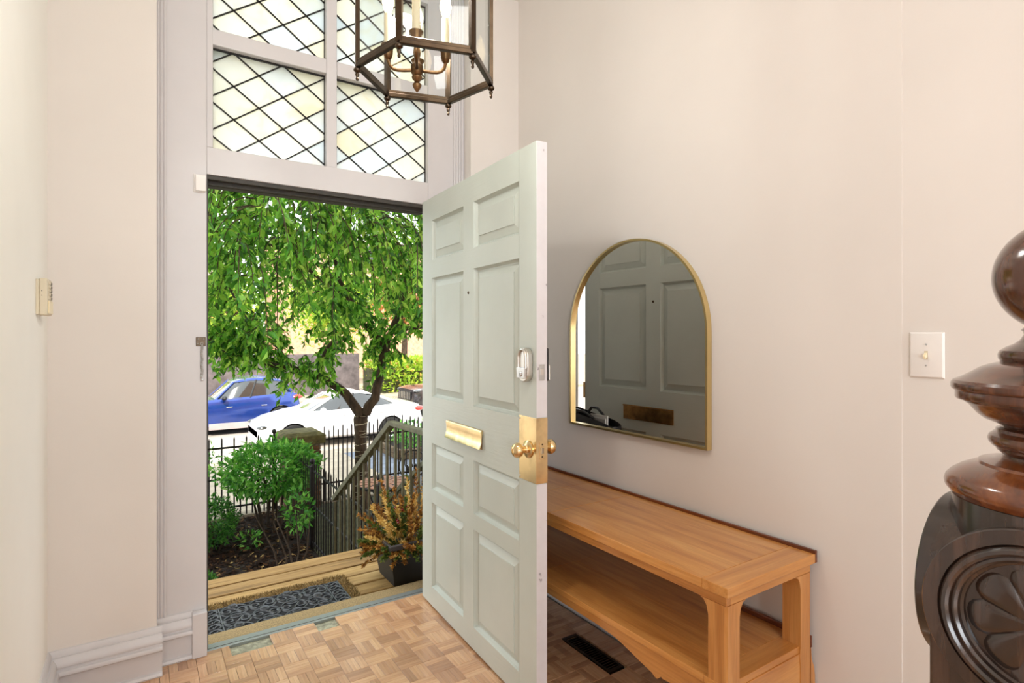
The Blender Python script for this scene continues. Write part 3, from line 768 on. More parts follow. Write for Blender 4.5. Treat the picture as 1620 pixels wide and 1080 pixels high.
# ------------------------------------------------------------------ hexagonal lantern
LC = Vector((0.641, 1.381, 2.10)); LR = 0.178; LT = 2.62
ln = thing('hanging_lantern', 'hexagonal glass hall lantern with aged bronze frame and candle arms', 'lantern', tuple(LC))
hx = [(LC.x+LR*math.cos(R(-16+60*k)), LC.y+LR*math.sin(R(-16+60*k))) for k in range(6)]
for k in range(6):
    a, b = hx[k], hx[(k+1) % 6]
    m = MB().bar((*a, LC.z), (*b, LC.z), 0.013, 0.012).bar((*a, LC.z+0.010), (*b, LC.z+0.010), 0.008, 0.010)
    m.build('bottom_bar', MT['bronze_dk'], ln, bevel=0.0015, seg=1)
    MB().bar((*a, LT), (*b, LT), 0.013, 0.022).build('top_bar', MT['bronze_dk'], ln, bevel=0.0015, seg=1)
    ang = R(-16+60*k)
    ps = MB().prism([(-0.006, -0.008), (0.004, -0.008), (0.006, 0.0), (0.004, 0.008), (-0.006, 0.008)], LC.z, LT, Matrix.Translation((a[0], a[1], 0)) @ Matrix.Rotation(ang, 4, 'Z'))
    ps.build('corner_post', MT['bronze_dk'], ln)
    ff = MB().lathe([(0.003, -0.034), (0.0045, -0.030), (0.003, -0.026), (0.0055, -0.018), (0.004, -0.014), (0.009, -0.010), (0.010, -0.006), (0.006, 0.0)], (a[0], a[1], LC.z-0.004), 12)
    ff.build('corner_finial', MT['bronze_dk'], ln)
    ia = (LC.x+(a[0]-LC.x)*0.985, LC.y+(a[1]-LC.y)*0.985); ib = (LC.x+(b[0]-LC.x)*0.985, LC.y+(b[1]-LC.y)*0.985)
    MB().bar((*ia, (LC.z+LT)/2+0.004), (*ib, (LC.z+LT)/2+0.004), 0.003, LT-LC.z-0.02, (0, 0, 1)).build('glass_pane', MT['glass'], ln, smooth=False)
# roof bars up to the chain (above the picture's edge)
for k in range(6):
    a = hx[k]
    MB().tube([(*a, LT), (LC.x+(a[0]-LC.x)*0.75, LC.y+(a[1]-LC.y)*0.75, LT+0.10), (LC.x+(a[0]-LC.x)*0.12, LC.y+(a[1]-LC.y)*0.12, LT+0.19)], 0.006, 8).build('crown_rib', MT['bronze_dk'], ln)
MB().lathe([(0.03, 0.18), (0.032, 0.20), (0.012, 0.22), (0.008, 0.25)], (LC.x, LC.y, LT), 16).build('crown_boss', MT['bronze'], ln)
chn = MB()
for k in range(16):
    zc = LT+0.27+k*0.03
    if zc > H0-0.04: break
    pts = []
    for i in range(13):
        t = 2*PI*i/12; u = 0.008*math.cos(t); w_ = 0.019*math.sin(t)
        pts.append((LC.x+(u if k % 2 == 0 else 0), LC.y+(0 if k % 2 == 0 else u), zc+w_))
    chn.tube(pts, 0.0022, 6, caps=False)
chn.build('chain', MT['bronze_dk'], ln)
MB().lathe([(0.055, H0-LT-0.002), (0.05, H0-LT-0.02), (0.012, H0-LT-0.035)], (LC.x, LC.y, LT), 20).build('ceiling_rose', MT['bronze'], ln)
HB = Vector((LC.x-0.022, LC.y+0.012, LC.z))
hub = [(0.001, -0.046), (0.006, -0.040), (0.0115, -0.030), (0.012, -0.026), (0.006, -0.018), (0.013, -0.010), (0.014, -0.005), (0.009, -0.003), (0.015, 0.004), (0.0165, 0.012), (0.0165, 0.024), (0.010, 0.030), (0.007, 0.040), (0.0075, 0.044), (0.010, 0.058), (0.0085, 0.072), (0.0065, 0.084), (0.0095, 0.087), (0.0095, 0.091), (0.0075, 0.094), (0.011, 0.104), (0.011, 0.130), (0.008, 0.134), (0.010, 0.140), (0.006, 0.148), (0.005, 0.50), (0.005, 0.72)]
MB().lathe(hub, tuple(HB), 18).build('center_stem', MT['bronze'], ln)
for k in range(4):
    an = R(-33.5+8+90*k); c_, s_ = math.cos(an), math.sin(an)
    P = lambda r, z: (HB.x+r*c_, HB.y+r*s_, HB.z+z)
    am = MB().tube([P(0.014, 0.012), P(0.035, 0.010), P(0.052, 0.010), P(0.063, 0.013), P(0.071, 0.021), P(0.075, 0.032), P(0.0755, 0.040)], 0.0045, 10)
    a_o = am.build('candle_arm', MT['bronze'], ln)
    cup = MB().lathe([(0.005, 0.036), (0.0095, 0.040), (0.0125, 0.050), (0.0135, 0.066), (0.018, 0.072), (0.0185, 0.0745), (0.013, 0.0745), (0.012, 0.070)], (HB.x+0.0755*c_, HB.y+0.0755*s_, HB.z), 18)
    cup.build('candle_cup', MT['bronze'], a_o)
    MB().lathe([(0.0105, 0.068), (0.0105, 0.155), (0.004, 0.157)], (HB.x+0.0755*c_, HB.y+0.0755*s_, HB.z), 16).build('candle_sleeve', MT['ivory'], a_o)
    MB().lathe([(0.006, 0.157), (0.011, 0.168), (0.0155, 0.186), (0.012, 0.208), (0.005, 0.228), (0.001, 0.24)], (HB.x+0.0755*c_, HB.y+0.0755*s_, HB.z), 14).build('candle_bulb', MT['bulb'], a_o)
pl = bpy.data.lights.new('lantern_light', 'POINT'); pl.energy = 27; pl.color = (1.0, 0.965, 0.92); pl.shadow_soft_size = 0.05
plo = bpy.data.objects.new('lantern_light', pl); C.objects.link(plo); plo.location = (HB.x, HB.y, HB.z+0.27)

# ------------------------------------------------------------------ small fittings
def chain_links(mb, pts, r, th):
    for k, p in enumerate(pts):
        q = []
        for i in range(11):
            t = 2*PI*i/10; u = r*0.62*math.cos(t); w_ = r*math.sin(t)
            q.append((p[0]+(u if k % 2 == 0 else u*0.4), p[1]-(0.002+(0 if k % 2 == 0 else abs(u)*0.6)), p[2]+w_))
        mb.tube(q, th, 6, caps=False)
ck = thing('door_chain', 'steel door chain hanging from its plate on the left jamb', 'chain', (0.233, CY, 1.21))
MB().box(0.213, CY-0.003, 1.362, 0.252, CY, 1.402).build('chain_plate', MT['bronze_dk'], ck, bevel=0.0015)
MB().ball((0.222, CY-0.004, 1.372), 0.004, 8).ball((0.222, CY-0.004, 1.393), 0.004, 8).ball((0.243, CY-0.004, 1.393), 0.004, 8).build('screw', MT['steel'], ck)
cm = MB(); chain_links(cm, [(0.236+0.002*math.sin(k), CY-0.006, 1.372-0.0085*k) for k in range(18)], 0.0072, 0.0016)
cm.build('chain_links', MT['steel'], ck)
MB().ball((0.237, CY-0.009, 1.214), 0.006, 10).build('chain_knob', MT['steel'], ck)
sn = thing('alarm_sensor', 'small white alarm contact box at top of left jamb', 'sensor', (0.229, CY, 2.045))
MB().box(0.204, CY-0.006, 2.042, 0.245, CY, 2.122).build('sensor_base', MT['plastic'], sn, bevel=0.002)
MB().box(0.209, CY-0.022, 2.046, 0.252, CY-0.006, 2.118).build('sensor_cover', MT['plastic'], sn, bevel=0.004)

kp = thing('alarm_keypad', 'cream alarm keypad on the corner of the left wall', 'keypad', (LX, 2.545, 1.478))
MB().box(LX, 2.478, 1.480, LX+0.008, 2.612, 1.600).build('keypad_back', MT['cream'], kp, bevel=0.001)
MB().box(LX+0.008, 2.480, 1.478, LX+0.030, 2.610, 1.604).build('keypad_case', MT['cream'], kp, bevel=0.004)
k2 = MB().box(LX+0.030, 2.500, 1.484, LX+0.034, 2.600, 1.528).build('keypad_flap', MT['ivory'], kp, bevel=0.001)
for i in range(5):
    for j in range(3):
        MB().box(LX+0.030, 2.506+j*0.03, 1.534+i*0.013, LX+0.033, 2.528+j*0.03, 1.543+i*0.013).build('key', MT['seal'] if (j == 2) else MT['cream'], kp)
for z in (1.545, 1.560): MB().lathe([(0.0016, 0), (0.0016, 0.001)], (0, 0, 0), 8, Matrix.Translation((LX+0.016, 2.4805, z)) @ Matrix.Rotation(R(90), 4, 'X')).build('screw_hole', MT['black'], kp)

sw = thing('light_switch', 'white single toggle light switch plate on the right wall', 'switch', (RX+0.003, 0.694, 1.285))
sx = RX+0.003
MB().add([(sx, 0.650, 1.285), (sx, 0.738, 1.285), (sx, 0.738, 1.418), (sx, 0.650, 1.418), (sx-0.007, 0.655, 1.290), (sx-0.007, 0.733, 1.290), (sx-0.007, 0.733, 1.413), (sx-0.007, 0.655, 1.413)],
         [(0, 1, 2, 3), (4, 5, 6, 7), (0, 1, 5, 4), (1, 2, 6, 5), (2, 3, 7, 6), (3, 0, 4, 7)]).build('switch_plate', MT['plastic'], sw, bevel=0.0015)
MB().box(sx-0.0075, 0.6895, 1.339, sx-0.004, 0.6985, 1.364).build('toggle_slot', MT['cream'], sw)
MB().prism([(0, 0), (0.010, -0.006), (0.013, 0.002), (0.002, 0.012)], 0.6905, 0.6975, Matrix(((-1, 0, 0, sx-0.0073), (0, 0, 1, 0), (0, 1, 0, 1.347), (0, 0, 0, 1)))).build('toggle', MT['ivory'], sw, bevel=0.0008, seg=1)
for z in (1.322, 1.382):
    MB().lathe([(0.003, 0), (0.0022, 0.0014)], (0, 0, 0), 10, Matrix.Translation((sx-0.007, 0.694, z)) @ Matrix.Rotation(R(-90), 4, 'Y')).build('screw', MT['steel'], sw)

# ------------------------------------------------------------------ newel post
NX, NY = 0.989, 0.209
nw = thing('newel_post', 'carved dark mahogany newel post with ball finial and rosette bosses', 'newel post', (NX, NY, 0))
Lz = lambda prof, name, mat, n=64: MB().lathe(prof, (NX, NY, 0), n).build(name, MT[mat], nw, ang=0.5)
bl = [(0.043, 1.4145)] + [(0.0755*math.cos(t), 1.483+0.0755*math.sin(t)) for t in [R(-60+k*6) for k in range(25)]] + [(0.002, 1.5585)]
Lz(bl, 'ball_finial', 'newel')
Lz([(0.066, 1.371), (0.0685, 1.376), (0.0690, 1.381), (0.0672, 1.386), (0.060, 1.3915), (0.052, 1.3955), (0.046, 1.401), (0.0425, 1.4075), (0.043, 1.411), (0.0455, 1.4135), (0.043, 1.4165)], 'finial_neck', 'newel')
Lz([(0.062, 1.287), (0.066, 1.2872), (0.073, 1.2905), (0.0835, 1.295), (0.0905, 1.301), (0.0965, 1.3085), (0.099, 1.312), (0.1045, 1.3165), (0.1055, 1.3195), (0.1135, 1.3205), (0.1145, 1.3225), (0.1145, 1.3315), (0.118, 1.3335), (0.1192, 1.336), (0.1192, 1.342), (0.1165, 1.346), (0.1085, 1.350), (0.098, 1.3565), (0.088, 1.3635), (0.078, 1.3680), (0.066, 1.3715)], 'upper_cap', 'newel')
Lz([(0.064, 1.2385), (0.0645, 1.249), (0.068, 1.2525), (0.0705, 1.2545), (0.0708, 1.2575), (0.0755, 1.2600), (0.0787, 1.2645), (0.0795, 1.2690), (0.0780, 1.2735), (0.0735, 1.2775), (0.0712, 1.2785), (0.0710, 1.2825), (0.066, 1.2850), (0.064, 1.288)], 'turned_neck', 'newel')
Lz([(0.113, 1.1905), (0.119, 1.1915), (0.1215, 1.1950), (0.1235, 1.1975), (0.1258, 1.2010), (0.1268, 1.2065), (0.1250, 1.2130), (0.1195, 1.2195), (0.110, 1.2265), (0.098, 1.2325), (0.0905, 1.2350), (0.089, 1.2385), (0.080, 1.2405), (0.072, 1.2425), (0.066, 1.2455)], 'lower_cap', 'newel_lt')
Lz([(0.119, 0.93), (0.119, 1.10), (0.1195, 1.15), (0.1185, 1.1905), (0.09, 1.1908)], 'drum', 'newel_dk')
MB().box(NX-0.1126, NY-0.1126, 0.20, NX+0.1126, NY+0.1126, 1.02).build('shaft', MT['newel_dk'], nw, bevel=0.006)
MB().box(NX-0.13, NY-0.13, 0.0, NX+0.13, NY+0.13, 0.20).build('plinth', MT['newel_dk'], nw, bevel=0.01)
BR, BZ = 0.1145, 1.065
def boss(an):
    X = Matrix.Translation((NX, NY, BZ)) @ Matrix.Rotation(an, 4, 'Z') @ Matrix.Rotation(R(90), 4, 'Y')
    pr = [(BR-0.004, 0.06), (BR, 0.085), (BR, 0.126), (BR-0.0015, 0.128), (0.0965, 0.128), (0.0955, 0.1255), (0.0945, 0.1265), (0.0935, 0.130), (0.0905, 0.1335), (0.0865, 0.1340), (0.0835, 0.1315), (0.0825, 0.1285), (0.0815, 0.1290), (0.0785, 0.1295), (0.0755, 0.1270), (0.0745, 0.121), (0.0715, 0.1195), (0.0705, 0.116), (0.001, 0.116)]
    o = MB().lathe(pr, (0, 0, 0), 72, X).build('boss', MT['newel_dk'], nw, ang=0.5)
    pt = MB()
    for k in range(8):                            # eight flat petals, gaps between them
        a0 = 2*PI*k/8+0.12; half = PI/8-0.004
        rows = []
        prof = [(0.012, 0.0), (0.012, 0.0022), (0.035, 0.0040), (0.058, 0.0044), (0.065, 0.0030), (0.069, 0.0)]
        pts = []
        for (r_, h) in prof:
            row = []
            for i in range(-4, 5):
                u = i/4
                rr = r_ if r_ < 0.05 else r_ - (0.013*abs(u)**3.2 if r_ > 0.05 else 0)
                hh = h*(1-0.8*abs(u)**10) if h > 0 else 0
                a = a0+u*half
                row.append((rr*math.cos(a), rr*math.sin(a), 0.116+hh))
            pts.append(row)
        vs = [p for row in pts for p in row]; fs = []
        for j in range(len(pts)-1):
            for i in range(8): fs.append((j*9+i, j*9+i+1, j*9+9+i+1, j*9+9+i))
        MB().add(vs, fs, X).build('petal', MT['newel_dk'], o, ang=0.9)
    MB().lathe([(0.012, 0.116), (0.0125, 0.121), (0.0105, 0.1255), (0.006, 0.1285), (0.001, 0.1293)], (0, 0, 0), 20, X).build('boss_knob', MT['newel'], o)
for a in (PI, PI/2, 0, -PI/2): boss(a)

# ------------------------------------------------------------------ outside: ground
GZ = -1.05
gb = MB(); nx_, ny_ = 50, 50
vs = []
for j in range(ny_+1):
    for i in range(nx_+1):
        x = -5+6.7*i/nx_; y = EY+(8.62-EY)*j/ny_
        vs.append((x, y, GZ+0.05*math.sin(x*3.1+y*1.7)*math.sin(y*2.3)+rng.uniform(-0.02, 0.02)))
fs = [(j*(nx_+1)+i, j*(nx_+1)+i+1, (j+1)*(nx_+1)+i+1, (j+1)*(nx_+1)+i) for j in range(ny_) for i in range(nx_)]
k = len(vs); gb.add(vs, fs)
struct('ground_garden', gb, MT['soil'], 'dark mulched garden bed in front of the porch', 'garden bed')
struct('ground_yard', MB().box(1.70, EY, -1.4, 10, 8.62, GZ), MT['moss'], 'mossy paved yard right of the side fence', 'ground')
struct('ground_sidewalk', MB().box(-14, 8.62, -1.6, 4.13, 14.0, -1.40).box(4.13, 13.6, -1.6, 20, 14.0, -1.40).box(8.2, 8.62, -1.6, 20, 13.6, -1.40), MT['concrete'], 'pale concrete sidewalk beyond the front fence', 'pavement')
bs = struct('ground_flagstones', MB().box(4.13, 8.62, -1.6, 8.2, 13.6, -1.415), MT['mortar'], 'bluestone paved strip of the sidewalk', 'pavement')
for i in range(5):
    for j in range(6):
        x0, y0 = 4.14+i*0.813, 8.63+j*0.829
        MB().box(x0, y0, -1.44, x0+0.80, y0+0.816, -1.40+rng.uniform(-0.004, 0.002)).build('flagstone', MT['bluestone'], bs, bevel=0.006, seg=1)
struct('wall_terrace', MB().box(-5, 8.45, -1.45, 1.65, 8.64, GZ+0.02).box(2.27, 8.45, -1.45, 10, 8.64, GZ+0.02), MT['concrete'], 'low concrete terrace edge below the front fence', 'wall')
struct('kerb_near', MB().box(-14, 14.0, -1.7, 20, 14.16, -1.40), MT['concrete'], 'pale kerb at the near side of the street', 'kerb')
struct('road', MB().box(-40, 14.16, -1.75, 60, 25.5, -1.55), MT['asphalt'], 'sunlit street behind the parked cars', 'road')
struct('ground_far', MB().box(-60, 25.5, -1.75, 80, 70, -1.42), MT['concrete'], 'far sidewalk and lots across the street', 'ground')
struct('wall_across', MB().box(-8, 28.0, -1.45, 9.3, 28.4, 0.55), MT['greywall'], 'dark grey stone wall across the street', 'wall')

# mulch chips and fallen leaves
N = 9000
px = nr.uniform(-0.6, 1.66, N); py = nr.uniform(4.0, 8.4, N)
ang = nr.uniform(0, 2*PI, N); ln_ = nr.uniform(0.012, 0.04, N); wd = nr.uniform(0.004, 0.014, N)
tl = nr.uniform(-0.5, 0.5, N); tl2 = nr.uniform(-0.5, 0.5, N)
v = []; f = []
for i in range(N):
    a = Vector((math.cos(ang[i]), math.sin(ang[i]), tl[i]))*ln_[i]; b = Vector((-math.sin(ang[i]), math.cos(ang[i]), tl2[i]))*wd[i]
    z = GZ+0.05*math.sin(px[i]*3.1+py[i]*1.7)*math.sin(py[i]*2.3)+0.018
    p = Vector((px[i], py[i], z)); k = len(v)
    v += [tuple(p-a-b), tuple(p+a-b), tuple(p+a+b), tuple(p-a+b)]; f.append((k, k+1, k+2, k+3))
o = bpy.data.objects.new('mulch', raw_mesh('mulch', v, f, MT['chip'])); C.objects.link(o)
tag(o, 'brown mulch chips and fallen leaves over the garden bed', 'mulch', kind='stuff')

# ------------------------------------------------------------------ porch deck, steps, railings, mat, planter
DZ = -0.10
dk = thing('porch_deck', 'yellowed pine porch deck outside the doorway', 'deck', (0.5, 3.5, DZ))
by = 3.095
while by < 3.94:
    y1 = min(by+0.139, 3.955)
    ob = MB().box(-1.2, by, DZ-0.034, 1.66, y1-0.010, DZ+rng.uniform(-0.002, 0.001)).build('plank', MT['deck'], dk, bevel=0.004)
    by += 0.145
for x in (-1.1, 0.2, 1.5): MB().box(x, 3.09, DZ-0.18, x+0.04, 3.93, DZ-0.036).build('joist', MT['timber'], dk)
MB().box(-1.2, 3.925, DZ-0.19, 1.66, 3.95, DZ-0.036).build('fascia_board', MT['deck'], dk)
for x in (-1.12, 1.56):
    MB().box(x, 3.82, GZ-0.05, x+0.09, 3.92, DZ-0.18).build('deck_post', MT['timber'], dk)
stp = thing('porch_steps', 'wooden porch steps going down to the garden path', 'steps', (1.2, 4.6, GZ))
for k in range(4):
    MB().box(0.72, 3.96+k*0.28, DZ-0.19*(k+1)-0.03, 1.53, 3.96+k*0.28+0.27, DZ-0.19*(k+1)).build('tread', MT['deck'], stp, bevel=0.004)
for x in (0.74, 1.48):
    MB().prism([(3.96, -0.33), (5.14, -1.10), (4.9, -1.10), (3.96, -0.50)], x, x+0.04, Matrix(((0, 0, 1, 0), (1, 0, 0, 0), (0, 1, 0, 0), (0, 0, 0, 1)))).build('stringer', MT['timber'], stp)

def lerp(a, b, t): return a+(b-a)*t
rl = thing('stair_railing', 'olive painted wooden stair railing at deck corner with sloping handrail', 'railing', (1.56, 3.95, DZ))
P0, P1, P2 = (1.60, 3.10, 0.769), (1.555, 3.95, 0.769), (1.555, 5.40, -0.136)
MB().bar(P0, P1, 0.055, 0.032).build('handrail', MT['railwood'], rl, bevel=0.004)
MB().bar(P1, P2, 0.055, 0.045).build('handrail', MT['railwood'], rl, bevel=0.004)
MB().bar((1.60, 3.10, 0.0), (1.557, 3.95, 0.0), 0.03, 0.03).build('bottom_rail', MT['railwood'], rl)
MB().bar((1.555, 3.95, 0.015), (1.555, 5.40, -0.89), 0.03, 0.04).build('bottom_rail', MT['railwood'], rl)
for k in range(7):
    t = (k+0.5)/7
    MB().box(lerp(1.60, 1.557, t)-0.008, lerp(3.10, 3.95, t)-0.008, DZ+0.001, lerp(1.60, 1.557, t)+0.008, lerp(3.10, 3.95, t)+0.008, 0.755).build('baluster', MT['railwood'], rl)
for k in range(10):
    y = 4.04+k*0.132; z = 0.769-(y-3.95)*0.624
    MB().box(1.547, y-0.008, z-0.90, 1.563, y+0.008, z-0.02).build('baluster', MT['railwood'], rl)
MB().box(1.545, 5.375, GZ-0.03, 1.565, 5.395, -0.12).build('foot_post', MT['railwood'], rl)
MB().lathe([(0.03, -0.02), (0.032, 0.01), (0.012, 0.03)], (1.555, 5.40, -0.136), 12).build('end_cap', MT['steel'], rl)
r2 = thing('stair_railing', 'second olive sloping handrail behind the dried plants', 'railing', (2.21, 4.9, GZ))
a_, b_ = (2.21, 4.55, 0.394), (2.21, 5.95, -0.48)
MB().bar(a_, b_, 0.05, 0.045).build('handrail', MT['railwood'], r2, bevel=0.004)
for k in range(9):
    y = 4.62+k*0.155; z = 0.394-(y-4.55)*0.624
    MB().box(2.20, y-0.010, GZ, 2.22, y+0.010, z-0.01).build('baluster', MT['railwood'], r2)

# door mat
mt = thing('door_mat', 'coir door mat with a black rubber scroll overlay on the deck', 'doormat', (0.66, 3.31, DZ+0.001))
MB().box(0.245, 3.09, DZ+0.001, 1.075, 3.545, DZ+0.010).build('coir_base', MT['coir'], mt)
ft = []; ff_ = []
for i in range(4200):
    while True:
        x = rng.uniform(0.245, 1.078); y = rng.uniform(3.09, 3.55)
        if y > 3.458 or x > 1.012 or x < 0.29: break
    a = rng.uniform(0, 2*PI); l = rng.uniform(0.006, 0.016); h = rng.uniform(0.006, 0.016)
    dx, dy = math.cos(a), math.sin(a); k = len(ft)
    ft += [(x-dy*0.0022, y+dx*0.0022, DZ+0.008), (x+dy*0.0022, y-dx*0.0022, DZ+0.008), (x+dx*l, y+dy*l, DZ+0.008+h)]
    ff_.append((k, k+1, k+2))
co = bpy.data.objects.new('coir_pile', raw_mesh('coir_pile', [(p[0]-0.66, p[1]-3.31, p[2]-DZ-0.001) for p in ft], ff_, leaf_mat('coir_fibre', [(0, (60, 48, 30)), (0.5, (122, 98, 58)), (1, (160, 134, 84))], 0.1, 0.9, 0.1))); C.objects.link(co)
co.parent = mt; co['kind'] = 'stuff'
MB().box(0.288, 3.095, DZ+0.010, 1.012, 3.458, DZ+0.0125).build('rubber_backing', MT['coir_dk'], mt)
sw_ = MB(); ZR = DZ+0.0150; tr = 0.0050
def ring(cx, cy, r, a0, a1, n=14): sw_.tube([(cx+r*math.cos(lerp(a0, a1, i/n)), cy+r*math.sin(lerp(a0, a1, i/n)), ZR) for i in range(n+1)], tr, 5)
def spiral(cx, cy, r0, r1, a0, turn, n=18): sw_.tube([(cx+lerp(r0, r1, i/n)*math.cos(a0+turn*i/n), cy+lerp(r0, r1, i/n)*math.sin(a0+turn*i/n), ZR) for i in range(n+1)], tr, 5)
for (a, b) in (((0.29, 3.097), (1.01, 3.097)), ((0.29, 3.456), (1.01, 3.456)), ((0.29, 3.097), (0.29, 3.456)), ((1.01, 3.097), (1.01, 3.456)), ((0.365, 3.097), (0.365, 3.456)), ((0.935, 3.097), (0.935, 3.456))):
    sw_.tube([(a[0], a[1], ZR), (b[0], b[1], ZR)], 0.0048, 5)
cw, chh = 0.57/4, 0.359/3
for i in range(4):
    for j in range(3):
        cx, cy = 0.365+cw*(i+0.5), 3.097+chh*(j+0.5)
        s1 = 1 if (i+j) % 2 == 0 else -1
        spiral(cx-0.034, cy, 0.036, 0.008, s1*PI/2, s1*PI*2.0, 22); spiral(cx+0.034, cy, 0.036, 0.008, -s1*PI/2, s1*PI*2.0, 22)
        ring(cx, cy+0.058*s1, 0.022, 0, 2*PI, 12)
        ring(cx, cy-0.058*s1, 0.03, s1*PI*0.15, s1*PI*0.85, 8)
        sw_.tube([(cx-0.034, cy+0.036*s1, ZR), (cx, cy+0.020*s1, ZR), (cx+0.034, cy-0.036*s1, ZR)], tr, 5)
        ring(cx-cw/2, cy, 0.016, 0, 2*PI, 10)
        ring(cx, cy, 0.068, 0.35, PI-0.35, 12); ring(cx, cy, 0.068, PI+0.35, 2*PI-0.35, 12)
for xx in (0.3275, 0.9725):
    for j in range(6):
        cy = 3.097+0.0598*(j+0.5)
        spiral(xx-0.012, cy, 0.022, 0.005, PI/2, PI*1.6, 12); spiral(xx+0.012, cy, 0.022, 0.005, -PI/2, PI*1.6, 12); ring(xx, cy, 0.03, 0.2, PI-0.2, 8)
sw_.build('rubber_scrollwork', MT['rubber'], mt)

# planter with dried sprays
ptr = thing('planter', 'dark square tapered planter of dried golden cedar and red berries on deck', 'planter', (1.408, 3.34, DZ))
cxp, cyp = 1.408, 3.34
def sqloop(h, z, X=None): return [(cxp-h, cyp-h, z), (cxp+h, cyp-h, z), (cxp+h, cyp+h, z), (cxp-h, cyp+h, z)]
pv = sqloop(0.125, DZ+0.002)+sqloop(0.168, 0.16)+sqloop(0.158, 0.16)+sqloop(0.15, 0.10)
MB().add(pv, [(0, 1, 2, 3), (8+4, 8+5, 8+6, 8+7)] + [(k*4+i, k*4+(i+1) % 4, k*4+4+(i+1) % 4, k*4+4+i) for k in range(3) for i in range(4)]).build('pot', MT['pot'], ptr, bevel=0.004)
MB().box(cxp-0.178, cyp-0.178, 0.135, cxp+0.178, cyp-0.155, 0.168).box(cxp-0.178, cyp+0.155, 0.135, cxp+0.178, cyp+0.178, 0.168).box(cxp-0.178, cyp-0.155, 0.135, cxp-0.155, cyp+0.155, 0.168).box(cxp+0.155, cyp-0.155, 0.135, cxp+0.178, cyp+0.155, 0.168).build('pot_rim', MT['rim_grey'], ptr, bevel=0.006)
MB().box(cxp-0.155, cyp-0.155, 0.10, cxp+0.155, cyp+0.155, 0.125).build('potting_soil', MT['soil'], ptr)

def leaf_arrays(P, A, Nn, Ln, Wd, fold=0.25, droop=0.15):
    """leaf blades: base points P, axis A, normal Nn, lengths, widths (arrays) -> verts, faces"""
    A = A/np.linalg.norm(A, axis=1, keepdims=True)
    Sd = np.cross(A, Nn); Sd /= np.maximum(np.linalg.norm(Sd, axis=1, keepdims=True), 1e-6)
    Nn = np.cross(Sd, A)
    L_ = Ln[:, None]; W_ = Wd[:, None]
    v0 = P; v1 = P+A*L_*0.42+Sd*W_+Nn*W_*fold; v2 = P+A*L_*0.5-Nn*L_*droop*0.2; v3 = P+A*L_*0.42-Sd*W_+Nn*W_*fold; v4 = P+A*L_-Nn*L_*droop
    V = np.stack([v0, v1, v2, v3, v4], 1).reshape(-1, 3)
    n = len(P); b = (np.arange(n)*5)[:, None]
    F = np.concatenate([b+np.array([0, 1, 2]), b+np.array([1, 4, 2]), b+np.array([0, 2, 3]), b+np.array([2, 4, 3])], 0)
    return V.tolist(), F.tolist()

def unit(n): 
    a = nr.normal(size=(n, 3)); return a/np.linalg.norm(a, axis=1, keepdims=True)

def stuff_part(name, V, F, mat, parent):
    off = OFF[parent]
    me = raw_mesh(name, [(x-off[0], y-off[1], z-off[2]) for x, y, z in V], F, mat)
    o = bpy.data.objects.new(name, me); C.objects.link(o)
    o.parent = parent; o['kind'] = 'stuff'; OFF[o] = off
    return o

